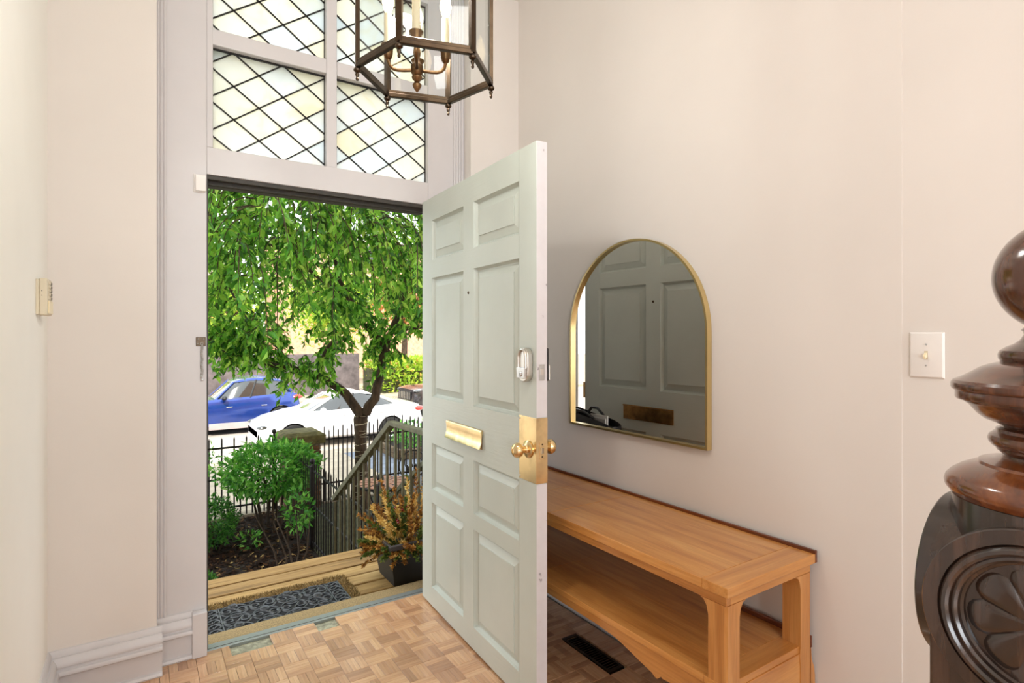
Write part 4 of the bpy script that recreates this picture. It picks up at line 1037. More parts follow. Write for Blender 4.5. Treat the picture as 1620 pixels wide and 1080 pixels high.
def spray(base, dirv, length, mat, parent, n=46, ls=0.035):
    """one plume: a stem with rows of small blades"""
    base = Vector(base); d = Vector(dirv).normalized(); pts = [base+d*length*t+Vector((0, 0, -0.05*length*t*t)) for t in (0, 0.33, 0.66, 1.0)]
    mb = MB().tube([tuple(p) for p in pts], [0.003, 0.0025, 0.002, 0.001], 5)
    T = nr.uniform(0.15, 1.0, n)
    P = np.array([list(base+d*length*t+Vector((0, 0, -0.05*length*t*t))) for t in T])
    A = np.array(d)[None, :]*0.8+unit(n)*0.75
    V, F = leaf_arrays(P, A, unit(n), nr.uniform(0.5, 1.1, n)*ls*(1.25-0.6*T), nr.uniform(0.12, 0.2, n)*ls)
    mb.add(V, F)
    o = bpy.data.objects.new('spray', None)
    return mb.build('spray', mat, parent, smooth=False)
sp = [
    ((-0.06, -0.05), (-0.35, 0.0, 1.0), 0.36, 'spray_y'), ((-0.02, -0.06), (-0.15, -0.1, 1.0), 0.34, 'spray'), ((0.06, -0.02), (0.05, 0.1, 1.0), 0.46, 'spray'),
    ((0.10, 0.03), (0.10, 0.0, 1.0), 0.44, 'spray_y'), ((-0.10, 0.0), (-0.8, -0.1, 0.7), 0.22, 'spray'), ((-0.10, 0.05), (-0.7, 0.3, 0.8), 0.26, 'spray'),
    ((0.0, 0.06), (-0.3, 0.5, 1.0), 0.34, 'spray_g'), ((-0.12, -0.06), (-0.6, -0.2, 0.2), 0.16, 'spray'), ((-0.13, 0.02), (-0.7, 0.0, -0.1), 0.14, 'spray'),
    ((0.02, -0.11), (-0.1, -0.6, 0.7), 0.22, 'spray_g'), ((0.08, -0.10), (0.1, -0.6, 0.9), 0.26, 'spray'), ((-0.05, -0.12), (-0.3, -0.7, 0.4), 0.18, 'spray'),
    ((-0.08, -0.02), (-0.55, 0.05, 1.0), 0.30, 'spray_y'), ((0.03, 0.0), (-0.05, 0.0, 1.0), 0.40, 'spray_y'), ((0.05, 0.08), (0.1, 0.3, 1.0), 0.40, 'spray_g'),
    ((-0.04, 0.02), (-0.25, 0.1, 1.0), 0.42, 'spray'), ((-0.02, -0.02), (-0.4, -0.3, 0.9), 0.28, 'spray_g'), ((0.09, -0.05), (0.0, -0.35, 1.0), 0.34, 'spray'),
    ((-0.13, -0.10), (-0.5, -0.5, 0.0), 0.15, 'spray_g'), ((-0.09, -0.13), (-0.2, -0.8, 0.1), 0.16, 'spray'), ((0.10, 0.0), (0.3, -0.2, 1.0), 0.36, 'spray_y'),
    ((-0.07, 0.08), (-0.5, 0.4, 0.6), 0.24, 'spray'), ((0.0, -0.08), (-0.2, -0.4, 0.9), 0.30, 'spray'), ((-0.10, -0.04), (-0.75, -0.1, 0.45), 0.2, 'spray_y')]
for i in range(34):
    a = rng.uniform(PI*0.75, PI*1.65); sp.append(((0.15*math.cos(a), 0.15*math.sin(a)), (math.cos(a), math.sin(a), rng.uniform(-0.25, 0.5)), rng.uniform(0.10, 0.19), rng.choice(('spray', 'spray_g', 'spray_g', 'spray'))))
for i in range(40):
    a = rng.uniform(PI*0.6, PI*1.75); tl_ = rng.uniform(0.1, 0.95)
    sp.append(((0.13*math.cos(a)*rng.random(), 0.13*math.sin(a)*rng.random()), (math.cos(a)*(1-tl_), math.sin(a)*(1-tl_), tl_*1.1-0.05), rng.uniform(0.12, 0.2)+0.16*tl_, rng.choice(('spray', 'spray_g', 'spray_g', 'spray', 'spray_y'))))
for (ox, oy), d, l, mk in sp: spray((cxp+ox, cyp+oy, 0.12), d, l, MT[mk], ptr, n=90 if l > 0.25 else 60, ls=0.04)
for i in range(16):
    MB().ball((cxp-0.075+rng.uniform(-0.035, 0.05), cyp-0.07+rng.uniform(-0.04, 0.03), 0.36-i*0.006+rng.uniform(-0.02, 0.02)), rng.uniform(0.007, 0.011), 8).build('berry', MT['berry'], ptr)

# ------------------------------------------------------------------ fences and brick pier
def picket(mb, x, y, z0, z1, w=0.016):
    h = w/2
    mb.box(x-h, y-h, z0, x+h, y+h, z1-0.03)
    mb.add([(x-h, y-h, z1-0.03), (x+h, y-h, z1-0.03), (x+h, y+h, z1-0.03), (x-h, y+h, z1-0.03), (x, y, z1)], [(0, 1, 4), (1, 2, 4), (2, 3, 4), (3, 0, 4)])
    return mb
def ball_post(parent, x, y, z0, z1, w=0.05):
    MB().box(x-w/2, y-w/2, z0, x+w/2, y+w/2, z1-0.09).build('post', MT['iron'], parent, bevel=0.004)
    MB().lathe([(0.02, z1-0.09), (0.018, z1-0.075), (0.012, z1-0.068), (0.026, z1-0.05), (0.032, z1-0.032), (0.026, z1-0.012), (0.004, z1)], (x, y, 0), 14).build('post_ball', MT['iron'], parent)
FY = 8.5
f1 = thing('iron_fence', 'black iron picket fence behind the green shrub, left of the brick pier', 'fence', (0.3, FY, GZ))
for z in (-0.10, -0.52, -0.91): MB().box(-2.2, FY-0.008, z-0.013, 1.66, FY+0.008, z+0.013).build('rail', MT['iron'], f1)
x = -2.1; i = 0
while x < 1.55:
    picket(MB(), x, FY, GZ+0.02, 0.045 if i % 2 == 0 else -0.40, 0.018).build('picket', MT['iron'], f1, smooth=False); x += 0.076; i += 1
ball_post(f1, 1.60, FY, GZ, 0.10, 0.055)
f2 = thing('iron_fence', 'black iron picket fence right of the brick pier, behind the tree trunk', 'fence', (4.0, FY, GZ))
for z in (-0.116, -0.77): MB().box(2.262, FY-0.008, z-0.013, 6.2, FY+0.008, z+0.013).build('rail', MT['iron'], f2)
x = 2.30; i = 0
while x < 6.1:
    picket(MB(), x, FY, GZ+0.02, (0.09 if i % 2 == 0 else 0.03) + (0.10*max(0, 1-abs(x-3.4)/0.5)), 0.016).build('picket', MT['iron'], f2, smooth=False); x += 0.068; i += 1
f3 = thing('iron_fence', 'black iron side fence running from porch steps out to the brick pier', 'fence', (1.72, 6.4, GZ))
XF3 = 1.70
for z in (-0.154, -0.56, -0.985): MB().box(XF3-0.007, 4.58, z-0.010, XF3+0.007, 8.2, z+0.010).build('rail', MT['iron'], f3)
y = 4.66
while y < 8.15:
    picket(MB(), XF3, y, GZ, -0.04, 0.012).build('picket', MT['iron'], f3, smooth=False); y += 0.098
ball_post(f3, XF3, 4.58, GZ, 0.25, 0.06)
ball_post(f3, XF3, 6.8, GZ, -0.02, 0.05)

pp = thing('brick_pier', 'dark brick gate pier with a mossy stone cap between the fences', 'pier', (1.96, 8.55, GZ))
px0, px1, py0, py1 = 1.72, 2.20, 8.31, 8.79
MB().box(px0+0.012, py0+0.012, GZ-0.35, px1-0.012, py1-0.012, -0.12).build('pier_core', MT['mortar'], pp)
bk = MB().box(-0.108, -0.05, -0.031, 0.108, 0.05, 0.031).mesh('brick', MT['brick'], bevel=0.004, seg=1)
bh = MB().box(-0.05, -0.05, -0.031, 0.05, 0.05, 0.031).mesh('brick', MT['brick'], bevel=0.004, seg=1)
zc = GZ-0.30; row = 0
while zc < -0.16:
    for side in range(4):
        n2 = 2
        for k in range(n2):
            u = px0+0.11+k*0.232+(0.0 if row % 2 == 0 else 0.03)
            if u+0.108 > px1: u = px1-0.108
            if side == 0: l, r_ = (u, py0+0.05, zc), 0
            elif side == 1: l, r_ = (px0+px1-u, py1-0.05, zc), 0
            elif side == 2: l, r_ = (px0+0.05, py0+(u-px0), zc), PI/2
            else: l, r_ = (px1-0.05, py0+py1-(py0+(u-px0)), zc), PI/2
            inst('brick', bk, pp, (l[0]-1.96+rng.uniform(-0.003, 0.003), l[1]-8.55+rng.uniform(-0.003, 0.003), l[2]-GZ), (0, 0, r_))
    zc += 0.072; row += 1
MB().add([(px0-0.05, py0-0.05, -0.125), (px1+0.05, py0-0.05, -0.125), (px1+0.05, py1+0.05, -0.125), (px0-0.05, py1+0.05, -0.125),
          (px0-0.06, py0-0.06, -0.005), (px1+0.06, py0-0.06, -0.005), (px1+0.06, py1+0.06, -0.005), (px0-0.06, py1+0.06, -0.005),
          (px0+0.02, py0+0.02, 0.04), (px1-0.02, py0+0.02, 0.04), (px1-0.02, py1-0.02, 0.04), (px0+0.02, py1-0.02, 0.04)],
         [(0, 1, 2, 3), (0, 1, 5, 4), (1, 2, 6, 5), (2, 3, 7, 6), (3, 0, 4, 7), (4, 5, 9, 8), (5, 6, 10, 9), (6, 7, 11, 10), (7, 4, 8, 11), (8, 9, 10, 11)]).build('pier_cap', MT['capstone'], pp, bevel=0.008)

# ------------------------------------------------------------------ patio table and chair, timber tree box
pt = thing('patio_table', 'round patio table with a terracotta stone top beyond the railing', 'table', (2.46, 6.45, GZ))
tz = -0.335
MB().lathe([(0.30, tz-0.03), (0.325, tz-0.03), (0.33, tz-0.015), (0.33, tz), (0.318, tz+0.003), (0.10, tz+0.003), (0.002, tz+0.003)], (2.46, 6.45, 0), 40).build('table_rim', MT['iron'], pt)
k = 0
for r0, r1, n in ((0.0, 0.09, 1), (0.095, 0.20, 9), (0.205, 0.315, 14)):
    if n == 1:
        MB().lathe([(0.09, tz+0.001), (0.09, tz+0.008), (0.001, tz+0.008)], (2.46, 6.45, 0), 14).build('stone_tile', MT['mosaic'], pt); continue
    for i in range(n):
        a0, a1 = 2*PI*i/n+0.02/r1, 2*PI*(i+1)/n-0.02/r1
        poly = [(2.46+r1*math.cos(lerp(a0, a1, t/4)), 6.45+r1*math.sin(lerp(a0, a1, t/4))) for t in range(5)] + [(2.46+r0*math.cos(lerp(a1, a0, t/4)), 6.45+r0*math.sin(lerp(a1, a0, t/4))) for t in range(5)]
        MB().prism(poly, tz+0.001, tz+0.008).build('stone_tile', MT['mosaic'], pt, smooth=False)
for k in range(4):
    a = PI/4+PI/2*k; c_, s_ = math.cos(a), math.sin(a)
    MB().tube([(2.46+0.25*c_, 6.45+0.25*s_, tz-0.03), (2.46+0.16*c_, 6.45+0.16*s_, tz-0.25), (2.46+0.10*c_, 6.45+0.10*s_, tz-0.42), (2.46+0.20*c_, 6.45+0.20*s_, tz-0.60), (2.46+0.27*c_, 6.45+0.27*s_, GZ+0.006)], 0.011, 8).build('leg', MT['iron'], pt)
pts = [(2.46+0.14*math.cos(2*PI*i/24), 6.45+0.14*math.sin(2*PI*i/24), tz-0.40) for i in range(25)]
MB().tube(pts, 0.008, 6, caps=False).build('leg_ring', MT['iron'], pt)
pc = thing('patio_chair', 'black iron patio chair with a round scroll back behind the patio table', 'chair', (3.05, 6.85, GZ))
cx, cy = 3.05, 6.80
MB().lathe([(0.19, -0.60), (0.20, -0.592), (0.19, -0.582), (0.01, -0.58)], (cx, cy, 0), 24).build('seat', MT['iron'], pc)
for a in (45, 135, 225, 315):
    c_, s_ = math.cos(R(a)), math.sin(R(a))
    MB().tube([(cx+0.15*c_, cy+0.15*s_, -0.595), (cx+0.21*c_, cy+0.21*s_, GZ+0.005)], 0.009, 8).build('leg', MT['iron'], pc)
bp_ = [(cx+0.19*math.cos(t), cy+0.19+0.02, -0.30+0.19*math.sin(t)) for t in [2*PI*i/24 for i in range(25)]]
bo = MB().tube(bp_, 0.010, 8, caps=False).build('back_hoop', MT['iron'], pc)
sc_ = MB()
for sx_ in (-1, 1):
    sc_.tube([(cx+sx_*(0.02+0.07*(1-i/14)*abs(math.cos(i*0.5))+0.05), cy+0.21, -0.30+0.12*math.sin(i*0.45)*(1-i/18)) for i in range(15)], 0.006, 6)
for i in range(7):
    sc_.ball((cx+0.07*math.cos(i*0.9), cy+0.21, -0.36+0.05*math.sin(i*0.9)), 0.028, 8)
sc_.build('back_scroll', MT['iron'], pc)
for sx_ in (-1, 1): MB().tube([(cx+sx_*0.13, cy+0.13, -0.60), (cx+sx_*0.13, cy+0.21, -0.44)], 0.009, 8).build('back_post', MT['iron'], pc)

tbx = thing('tree_box', 'weathered timber sidewalk planting box with green plants beyond the fence', 'planter', (5.8, 13.0, -1.40))
for (a, b) in (((4.97, 12.1), (6.7, 12.1)), ((6.7, 12.1), (6.7, 13.5)), ((6.7, 13.5), (4.97, 13.5)), ((4.97, 13.5), (4.97, 12.1))):
    for z in (-1.345, -1.23): MB().bar((*a, z), (*b, z), 0.11, 0.108).build('timber', MT['timber'], tbx, bevel=0.008)
MB().box(5.0, 12.13, -1.40, 6.67, 13.47, -1.22).build('box_soil', MT['soil'], tbx)
N = 900
P = np.stack([nr.uniform(5.1, 6.6, N), nr.uniform(12.2, 13.4, N), nr.uniform(-1.2, -0.72, N)], 1)
V, F = leaf_arrays(P, unit(N)+np.array([0, 0, 0.5]), unit(N), nr.uniform(0.07, 0.13, N), nr.uniform(0.02, 0.035, N))
stuff_part('foliage', V, F, MT['bush'], tbx)

# ------------------------------------------------------------------ the cherry tree
def tube_poly(mb, pts, r0, r1, n=8):
    m = len(pts); mb.tube(pts, [lerp(r0, r1, (k/(m-1))**0.8) for k in range(m)], n)
TX, TYY = 2.68, 7.95
tree = thing('cherry_tree', 'leafy weeping cherry tree in front of the doorway, trunk wrapped in wire', 'tree', (TX, TYY, GZ))
trk = MB()
trk.tube([(TX+0.03, TYY, GZ-0.05), (TX, TYY, GZ+0.15), (TX-0.01, TYY, GZ+0.6), (TX-0.02, TYY, -0.05), (TX-0.02, TYY, 0.22), (TX+0.01, TYY, 0.36)], [0.14, 0.105, 0.09, 0.082, 0.10, 0.09], 14)
trk.build('trunk', MT['bark'], tree)
def W3(px_, py_, d):                       # points along the limbs, measured about 8 m out
    u = (px_-810)/894; v_ = (532-py_)/894; s_, c_ = math.sin(R(33.5)), math.cos(R(33.5))
    return (d*(s_+c_*u), d*(c_-s_*u), 1.405+d*v_)
limbs = [
    ([W3(572, 655, 8.06), W3(545, 622, 8.0), W3(520, 604, 7.9), W3(495, 590, 7.8), W3(462, 582, 7.7), W3(425, 577, 7.6), W3(385, 560, 7.5)], 0.075, 0.028),
    ([W3(578, 655, 8.06), W3(592, 630, 8.06), W3(600, 600, 8.1), W3(607, 565, 8.15), W3(614, 538, 8.2), W3(622, 515, 8.3), W3(640, 480, 8.4), W3(650, 440, 8.5)], 0.075, 0.035),
    ([W3(610, 550, 8.17), W3(596, 530, 8.1), W3(572, 510, 8.0), W3(560, 480, 7.9), W3(535, 440, 7.9), W3(528, 400, 7.9), W3(520, 350, 7.9)], 0.045, 0.022),
    ([W3(618, 525, 8.25), W3(640, 520, 8.1), W3(668, 518, 7.8), W3(700, 500, 7.6)], 0.04, 0.02),
    ([W3(520, 604, 7.9), W3(508, 585, 7.7), W3(512, 560, 7.5), W3(530, 535, 7.4), W3(524, 490, 7.2), W3(535, 470, 7.1)], 0.035, 0.015),
    ([W3(462, 582, 7.7), W3(440, 550, 8.0), W3(400, 520, 8.2), W3(370, 470, 8.4), W3(345, 420, 8.4)], 0.03, 0.012),
    ([W3(560, 480, 7.9), W3(480, 420, 7.6), W3(420, 380, 7.5), W3(360, 330, 7.4)], 0.03, 0.012),
    ([W3(640, 480, 8.4), W3(640, 400, 8.5), W3(600, 330, 8.6)], 0.03, 0.014),
]
lm_pts = []
for pts, r0, r1 in limbs:
    mb = MB(); sp_ = []
    for k in range(len(pts)-1):
        for t in (0, 0.5): sp_.append(tuple(lerp(pts[k][q_], pts[k+1][q_], t)+rng.uniform(-0.015, 0.015) for q_ in range(3)))
    sp_.append(pts[-1]); tube_poly(mb, sp_, r0, r1, 9); mb.build('limb', MT['bark'], tree)
    lm_pts += sp_[3:]
for (a_, b_, c_, d_) in ((332, 560, 425, 562), (335, 542, 400, 550), (345, 525, 420, 530)):
    for k in range(7): lm_pts.append(W3(lerp(a_, c_, k/6), lerp(b_, d_, k/6)-6, 7.55))
limb2 = MB(); tube_poly(limb2, [W3(425, 577, 7.6), W3(400, 566, 7.55), W3(370, 562, 7.5), W3(335, 564, 7.45)], 0.024, 0.008, 7); limb2.build('limb', MT['bark'], tree)
# drooping twigs over an umbrella-shaped crown
CC = np.array([2.15, 8.05])
twig = MB(); LP = []; LA = []
for i in range(1250):
    a = rng.uniform(0, 2*PI); rr = 2.75*math.sqrt(rng.uniform(0.0, 1.0))
    if rng.random() < 0.42: rr = rng.uniform(1.7, 2.85)
    zt = 1.45+3.2*math.sqrt(max(0.0, 1-(rr/3.05)**2))*rng.uniform(0.30, 1.0) + rng.uniform(-0.2, 0.3)
    p = Vector((CC[0]+rr*math.cos(a), CC[1]+rr*math.sin(a)*0.85, zt))
    d = Vector((math.cos(a)+rng.uniform(-0.5, 0.5), math.sin(a)+rng.uniform(-0.5, 0.5), rng.uniform(-0.2, 0.55))).normalized()
    ln2 = rng.uniform(0.5, 1.35); pts = [p]; n = 7
    for k in range(n):
        d = (d+Vector((0, 0, -0.34))).normalized(); p = p+d*(ln2/n); pts.append(p)
    low = 0.92 + 0.22*math.sin(a*5+1.3) + 0.15*math.sin(a*11)
    pts = [q_ for q_ in pts if q_.z > low-0.1]
    if len(pts) < 3: continue
    twig.tube([tuple(q_) for q_ in pts], [lerp(0.008, 0.002, k/(len(pts)-1)) for k in range(len(pts))], 4)
    for k in range(len(pts)-1):
        for s_ in range(4):
            q_ = pts[k].lerp(pts[k+1], rng.random()); LP.append(tuple(q_)); 
            out = (pts[k+1]-pts[k]).normalized()
            LA.append((out.x*0.5+rng.uniform(-0.7, 0.7), out.y*0.5+rng.uniform(-0.7, 0.7), -0.75+rng.uniform(-0.5, 0.5)))
for (bx, by, bz) in lm_pts:                 # short twigs hanging straight from the limbs
    for q in range(5):
        if bz < 0.80: continue
        p = Vector((bx+rng.uniform(-0.12, 0.12), by+rng.uniform(-0.35, 0.35), bz+rng.uniform(-0.05, 0.25)))
        d = Vector((rng.uniform(-1, 1), rng.uniform(-1, 1), rng.uniform(-0.1, 0.5))).normalized(); pts = [p]; ln2 = rng.uniform(0.2, 0.5)
        for k in range(5):
            d = (d+Vector((0, 0, -0.42))).normalized(); p = p+d*(ln2/5); pts.append(p)
        twig.tube([tuple(q_) for q_ in pts], [lerp(0.006, 0.002, k/5) for k in range(6)], 4)
        for k in range(5):
            for s_ in range(4):
                q_ = pts[k].lerp(pts[k+1], rng.random()); LP.append(tuple(q_)); out = (pts[k+1]-pts[k]).normalized()
                LA.append((out.x*0.5+rng.uniform(-0.7, 0.7), out.y*0.5+rng.uniform(-0.7, 0.7), -0.75+rng.uniform(-0.5, 0.5)))
twig.build('twigs', MT['bark'], tree)['kind'] = 'stuff'
LP = np.array(LP); LA = np.array(LA)
n = len(LP)
# nearest three hundred leaves seen through the doorway are single leaves
s33, c33 = math.sin(R(33.5)), math.cos(R(33.5))
dep = LP[:, 0]*s33+LP[:, 1]*c33; lat = LP[:, 0]*c33-LP[:, 1]*s33
pxx = 810+894*lat/dep; pyy = 532-894*(LP[:, 2]-1.405)/dep
vis = (pxx > 332) & (pxx < 662) & (pyy > 300)
order = np.argsort(np.where(vis, dep, 1e6))
near = order[:300]; rest = order[300:]
V, F = leaf_arrays(LP[rest], LA[rest], unit(len(rest)), nr.uniform(0.075, 0.13, len(rest)), nr.uniform(0.018, 0.029, len(rest)))
stuff_part('foliage', V, F, MT['leaf'], tree)
def one_leaf_mesh(k):
    V, F = leaf_arrays(np.zeros((1, 3)), np.array([[0, 0, -1.0]]), np.array([[0.3, 1.0, 0.0]]), np.array([0.105]), np.array([0.024]))
    col = [(46, 100, 28), (70, 138, 42), (98, 164, 56), (124, 180, 64)][k]
    return raw_mesh('leaf', V, F, leaf_mat('near_cherry_leaf', [(0.0, col), (1.0, tuple(min(255, c*1.1) for c in col))], 0.4))
lms = [one_leaf_mesh(k) for k in range(4)]
for i in near:
    ax = Vector(LA[i]).normalized()
    q_ = Vector((0, 0, -1)).rotation_difference(ax).to_matrix() @ Matrix.Rotation(rng.uniform(0, 2*PI), 3, 'Z')
    s_ = rng.uniform(0.8, 1.25)
    inst('leaf', rng.choice(lms), tree, (LP[i][0]-TX, LP[i][1]-TYY, LP[i][2]-GZ), q_.to_euler(), (s_, s_, s_))
wr = MB()
pts = []
for i in range(220):
    t = i/219; a = i*0.62; z = lerp(-0.95, 0.30, t)+0.03*math.sin(i*0.37); r_ = 0.092+0.01*math.sin(i*1.3)+(0.012 if z > 0.1 else 0)+max(0, (-0.6-z))*0.05
    pts.append((TX-0.012+r_*math.cos(a), TYY+r_*math.sin(a), z))
wr.tube(pts, 0.0035, 4)
tag(wr.build('light_string_wire', MT['wire'], None), 'pale wire of a light string wound around the cherry trunk', 'wire')

# ------------------------------------------------------------------ shrubs in the garden
def shrub(name, label, cx, cy, z0, rx, ry, zc, rz, n, mat, stems, ls, zmin, nleaf_parts=0, stem_r=0.012):
    t = thing(name, label, 'shrub', (cx, cy, z0), group=None)
    for k in range(stems):
        a = 2*PI*k/max(1, stems)+rng.uniform(-0.4, 0.4); r_ = rng.uniform(0.3, 0.8)
        ex = (cx+rx*r_*math.cos(a), cy+ry*r_*math.sin(a), zc+rng.uniform(-0.2, 0.2)*rz)
        b = (cx+0.12*math.cos(a), cy+0.12*math.sin(a), z0-0.05)
        m = (lerp(b[0], ex[0], 0.35)+rng.uniform(-0.06, 0.06), lerp(b[1], ex[1], 0.35)+rng.uniform(-0.06, 0.06), lerp(b[2], ex[2], 0.55))
        MB().tube([b, m, ex], [stem_r*1.3, stem_r, stem_r*0.5], 7).build('stem', MT['stem'], t)
    U = unit(n*2); rad = nr.uniform(0.45, 1.0, n*2)**0.5
    lump = 1+0.22*np.sin(U[:, 0]*6+1)*np.sin(U[:, 1]*7+2)*np.sin(U[:, 2]*5)
    P = np.stack([cx+rx*U[:, 0]*rad*lump, cy+ry*U[:, 1]*rad*lump, zc+rz*U[:, 2]*rad*lump], 1)
    P = P[P[:, 2] > zmin][:n]; m_ = len(P)
    A = (P-np.array([cx, cy, zc]))/np.array([rx, ry, rz])*0.7+unit(m_)*0.8+np.array([0, 0, 0.15])
    V, F = leaf_arrays(P, A, unit(m_)+np.array([0, 0, 1.2]), nr.uniform(0.7, 1.3, m_)*ls, nr.uniform(0.16, 0.24, m_)*ls)
    stuff_part('foliage', V, F, mat, t)
    return t
shrub('garden_shrub', 'bushy bright green shrub on thin stems before the front fence', 1.40, 7.55, GZ, 0.58, 0.45, -0.26, 0.34, 3300, MT['bush'], 9, 0.085, -0.60)
shrub('garden_shrub', 'small leafy shoot hanging low before the side fence pickets', 1.53, 6.75, GZ, 0.15, 0.15, -0.60, 0.24, 190, MT['bush'], 3, 0.085, -1.0, stem_r=0.007)
shrub('garden_shrub', 'rounded dark box bush at the left edge of the garden', 0.66, 7.35, GZ, 0.33, 0.33, -0.74, 0.28, 3000, MT['box'], 5, 0.05, GZ-0.02)
shrub('garden_shrub', 'low dark bush close to the deck at the left jamb', 0.50, 6.15, GZ, 0.14, 0.2, -1.0, 0.14, 500, MT['box'], 3, 0.05, GZ-0.02)
shrub('garden_shrub', 'sparse wispy green branch reaching over the left fence', 0.60, 7.95, GZ, 0.24, 0.2, -0.15, 0.22, 150, MT['bush'], 3, 0.07, -0.6, stem_r=0.006)
shrub('garden_plant', 'tiny blue green seedling in the middle of the mulch', 1.08, 7.2, GZ, 0.12, 0.12, -0.97, 0.10, 80, MT['bush'], 1, 0.07, GZ, stem_r=0.004)
ds = thing('bare_shrub', 'bare dark twiggy shrub stems in the mulch beside the deck', 'shrub', (1.25, 5.9, GZ))
for b, e in (((1.22, 5.75), (1.12, 6.0)), ((1.25, 5.8), (1.36, 6.1)), ((1.30, 5.8), (1.18, 6.3)), ((1.28, 5.85), (1.48, 6.0)), ((1.2, 5.9), (1.0, 6.3))):
    mx = ((b[0]+e[0])/2+0.05, (b[1]+e[1])/2)
    MB().tube([(b[0], b[1], GZ-0.05), (mx[0], mx[1], GZ+0.28), (e[0], e[1], GZ+0.62)], [0.012, 0.009, 0.004], 6).build('stem', MT['stem'], ds)

# ------------------------------------------------------------------ cars
def car(name, label, x0, ynear, L_, W_, paint, hood, gh, wheels, wr_, sill=None, ztop=None, tail=True, grille=False):
    """car facing -X: nose at x0, near flank at ynear. hood: [(x, z)] body line; gh: (xf0, xf1, xr1, xr0, zbelt_f, zbelt_r, zroof)"""
    z0 = -1.55
    t = thing(name, label, 'car', (x0+L_/2, ynear+W_/2, z0))
    hw = W_/2; cy_ = ynear+hw
    st = []
    for x, z in hood:
        f_ = 1.0
        if x < 0.5: f_ = lerp(0.80, 1.0, math.sin(PI/2*x/0.5))
        if x > L_-0.5: f_ = lerp(0.84, 1.0, math.sin(PI/2*max(0, (L_-x))/0.5))
        st.append((x, z, f_))
    vs = []; fs = []
    sec = [(0.80, None, 0.20), (0.95, None, 0.28), (1.0, None, 0.55), (0.99, 'r', 0.72), (0.955, 'r', 0.93), (0.90, 'r', 1.0), (0.5, 'r', 1.02)]
    for x, z, f_ in st:
        half = []
        for w, md, zz in sec:
            zq = zz if md is None else (0.55+(z-0.55)*((zz-0.55)/0.45) if z > 0.6 else z*zz)
            zq = min(zq, z*1.02) if md is None else zq
            half.append((w*f_*hw, zq))
        loop = [(-w, zq) for w, zq in half] + [(w, zq) for w, zq in half[::-1]]
        for w, zq in loop: vs.append((x0+x, cy_+w, z0+zq))
    m = 14
    for k in range(len(st)-1):
        for i in range(m): fs.append((k*m+i, k*m+(i+1) % m, (k+1)*m+(i+1) % m, (k+1)*m+i))
    fs += [tuple(range(m)), tuple((len(st)-1)*m+i for i in range(m))]
    body = MB().add(vs, fs).build('body', paint, t, ang=0.7)
    cut = MB()
    for wx in wheels:
        cut.lathe([(wr_*1.14, -hw-0.2), (wr_*1.14, hw+0.2)], (0, 0, 0), 28, Matrix.Translation((x0+wx, cy_, z0+wr_)) @ Matrix.Rotation(R(90), 4, 'X'))
    co_ = cut.build('cutter', None, t)
    md = body.modifiers.new('b', 'BOOLEAN'); md.object = co_; md.operation = 'DIFFERENCE'; md.solver = 'EXACT'
    bpy.context.view_layer.update()
    dg = bpy.context.evaluated_depsgraph_get()
    nm = bpy.data.meshes.new_from_object(body.evaluated_get(dg))
    body.modifiers.clear(); body.data = nm; bpy.data.objects.remove(co_)
    nm.shade_smooth(); nm.set_sharp_from_angle(angle=0.6)
    # wheel wells and floor
    MB().box(x0+0.25, cy_-hw*0.72, z0+0.22, x0+L_-0.25, cy_+hw*0.72, z0+0.6).build('underbody', MT['black'], t)
    xf0, xf1, xr1, xr0, zbf, zbr, zr = gh
    def glevel(t_, inset=0.0):
        xf = lerp(xf0, xf1, t_)+inset; xr = lerp(xr0, xr1, t_)-inset; h = lerp(0.905, 0.70, t_**1.15)*hw-inset
        pts = []
        for u, w in ((0, 0.0), (0.01, 0.5), (0.05, 0.86), (0.14, 1.0), (0.35, 1.0), (0.6, 1.0), (0.86, 1.0), (0.95, 0.86), (0.99, 0.5)):
            x = lerp(xf, xr, u); zb = lerp(zbf, zbr, u)-0.03; pts.append((x0+x, cy_-h*w, z0+lerp(zb, zr-(0.10*(2*u-0.9)**2), t_)))
        back = [(p[0], 2*cy_-p[1], p[2]) for p in pts[::-1][:-1]]
        end = (x0+xr, cy_, pts[-1][2])
        return pts + [end] + back
    def loft(lvls, cap_top, name_, mat_):
        vs = []; fs = []; m = len(lvls[0])
        for l_ in lvls: vs += l_
        for k in range(len(lvls)-1):
            for i in range(m): fs.append((k*m+i, k*m+(i+1) % m, (k+1)*m+(i+1) % m, (k+1)*m+i))
        if cap_top: fs.append(tuple((len(lvls)-1)*m+i for i in range(m)))
        return MB().add(vs, fs).build(name_, mat_, t, ang=0.9)
    loft([glevel(0.0, 0.012), glevel(0.5, 0.012), glevel(0.9, 0.012)], True, 'window_glass', MT['carglass'])
    rf = loft([glevel(0.87), glevel(0.95), glevel(1.0, 0.03)], True, 'roof', paint)
    # pillars
    for sg in (0, 1):
        fl_ = (lambda p: p) if sg == 0 else (lambda p: (p[0], 2*cy_-p[1], p[2]))
        lv_ = [glevel(q_) for q_ in (0.0, 0.3, 0.6, 0.9)]
        MB().tube([fl_(l_[2]) for l_ in lv_], 0.035, 6).build('pillar', paint, t)
        MB().tube([fl_(l_[7]) for l_ in lv_], 0.055, 6).build('pillar', paint, t)
        MB().tube([fl_(tuple(lerp(l_[4][q_], l_[5][q_], 0.35) for q_ in range(3))) for l_ in lv_], 0.03, 6).build('pillar', MT['black'], t)
    MB().tube([lv for lv in [glevel(0.0)[k] for k in range(2, 8)]], 0.014, 6).build('window_trim', MT['black'] if paint is not MT['car_white'] else MT['chrome'], t)
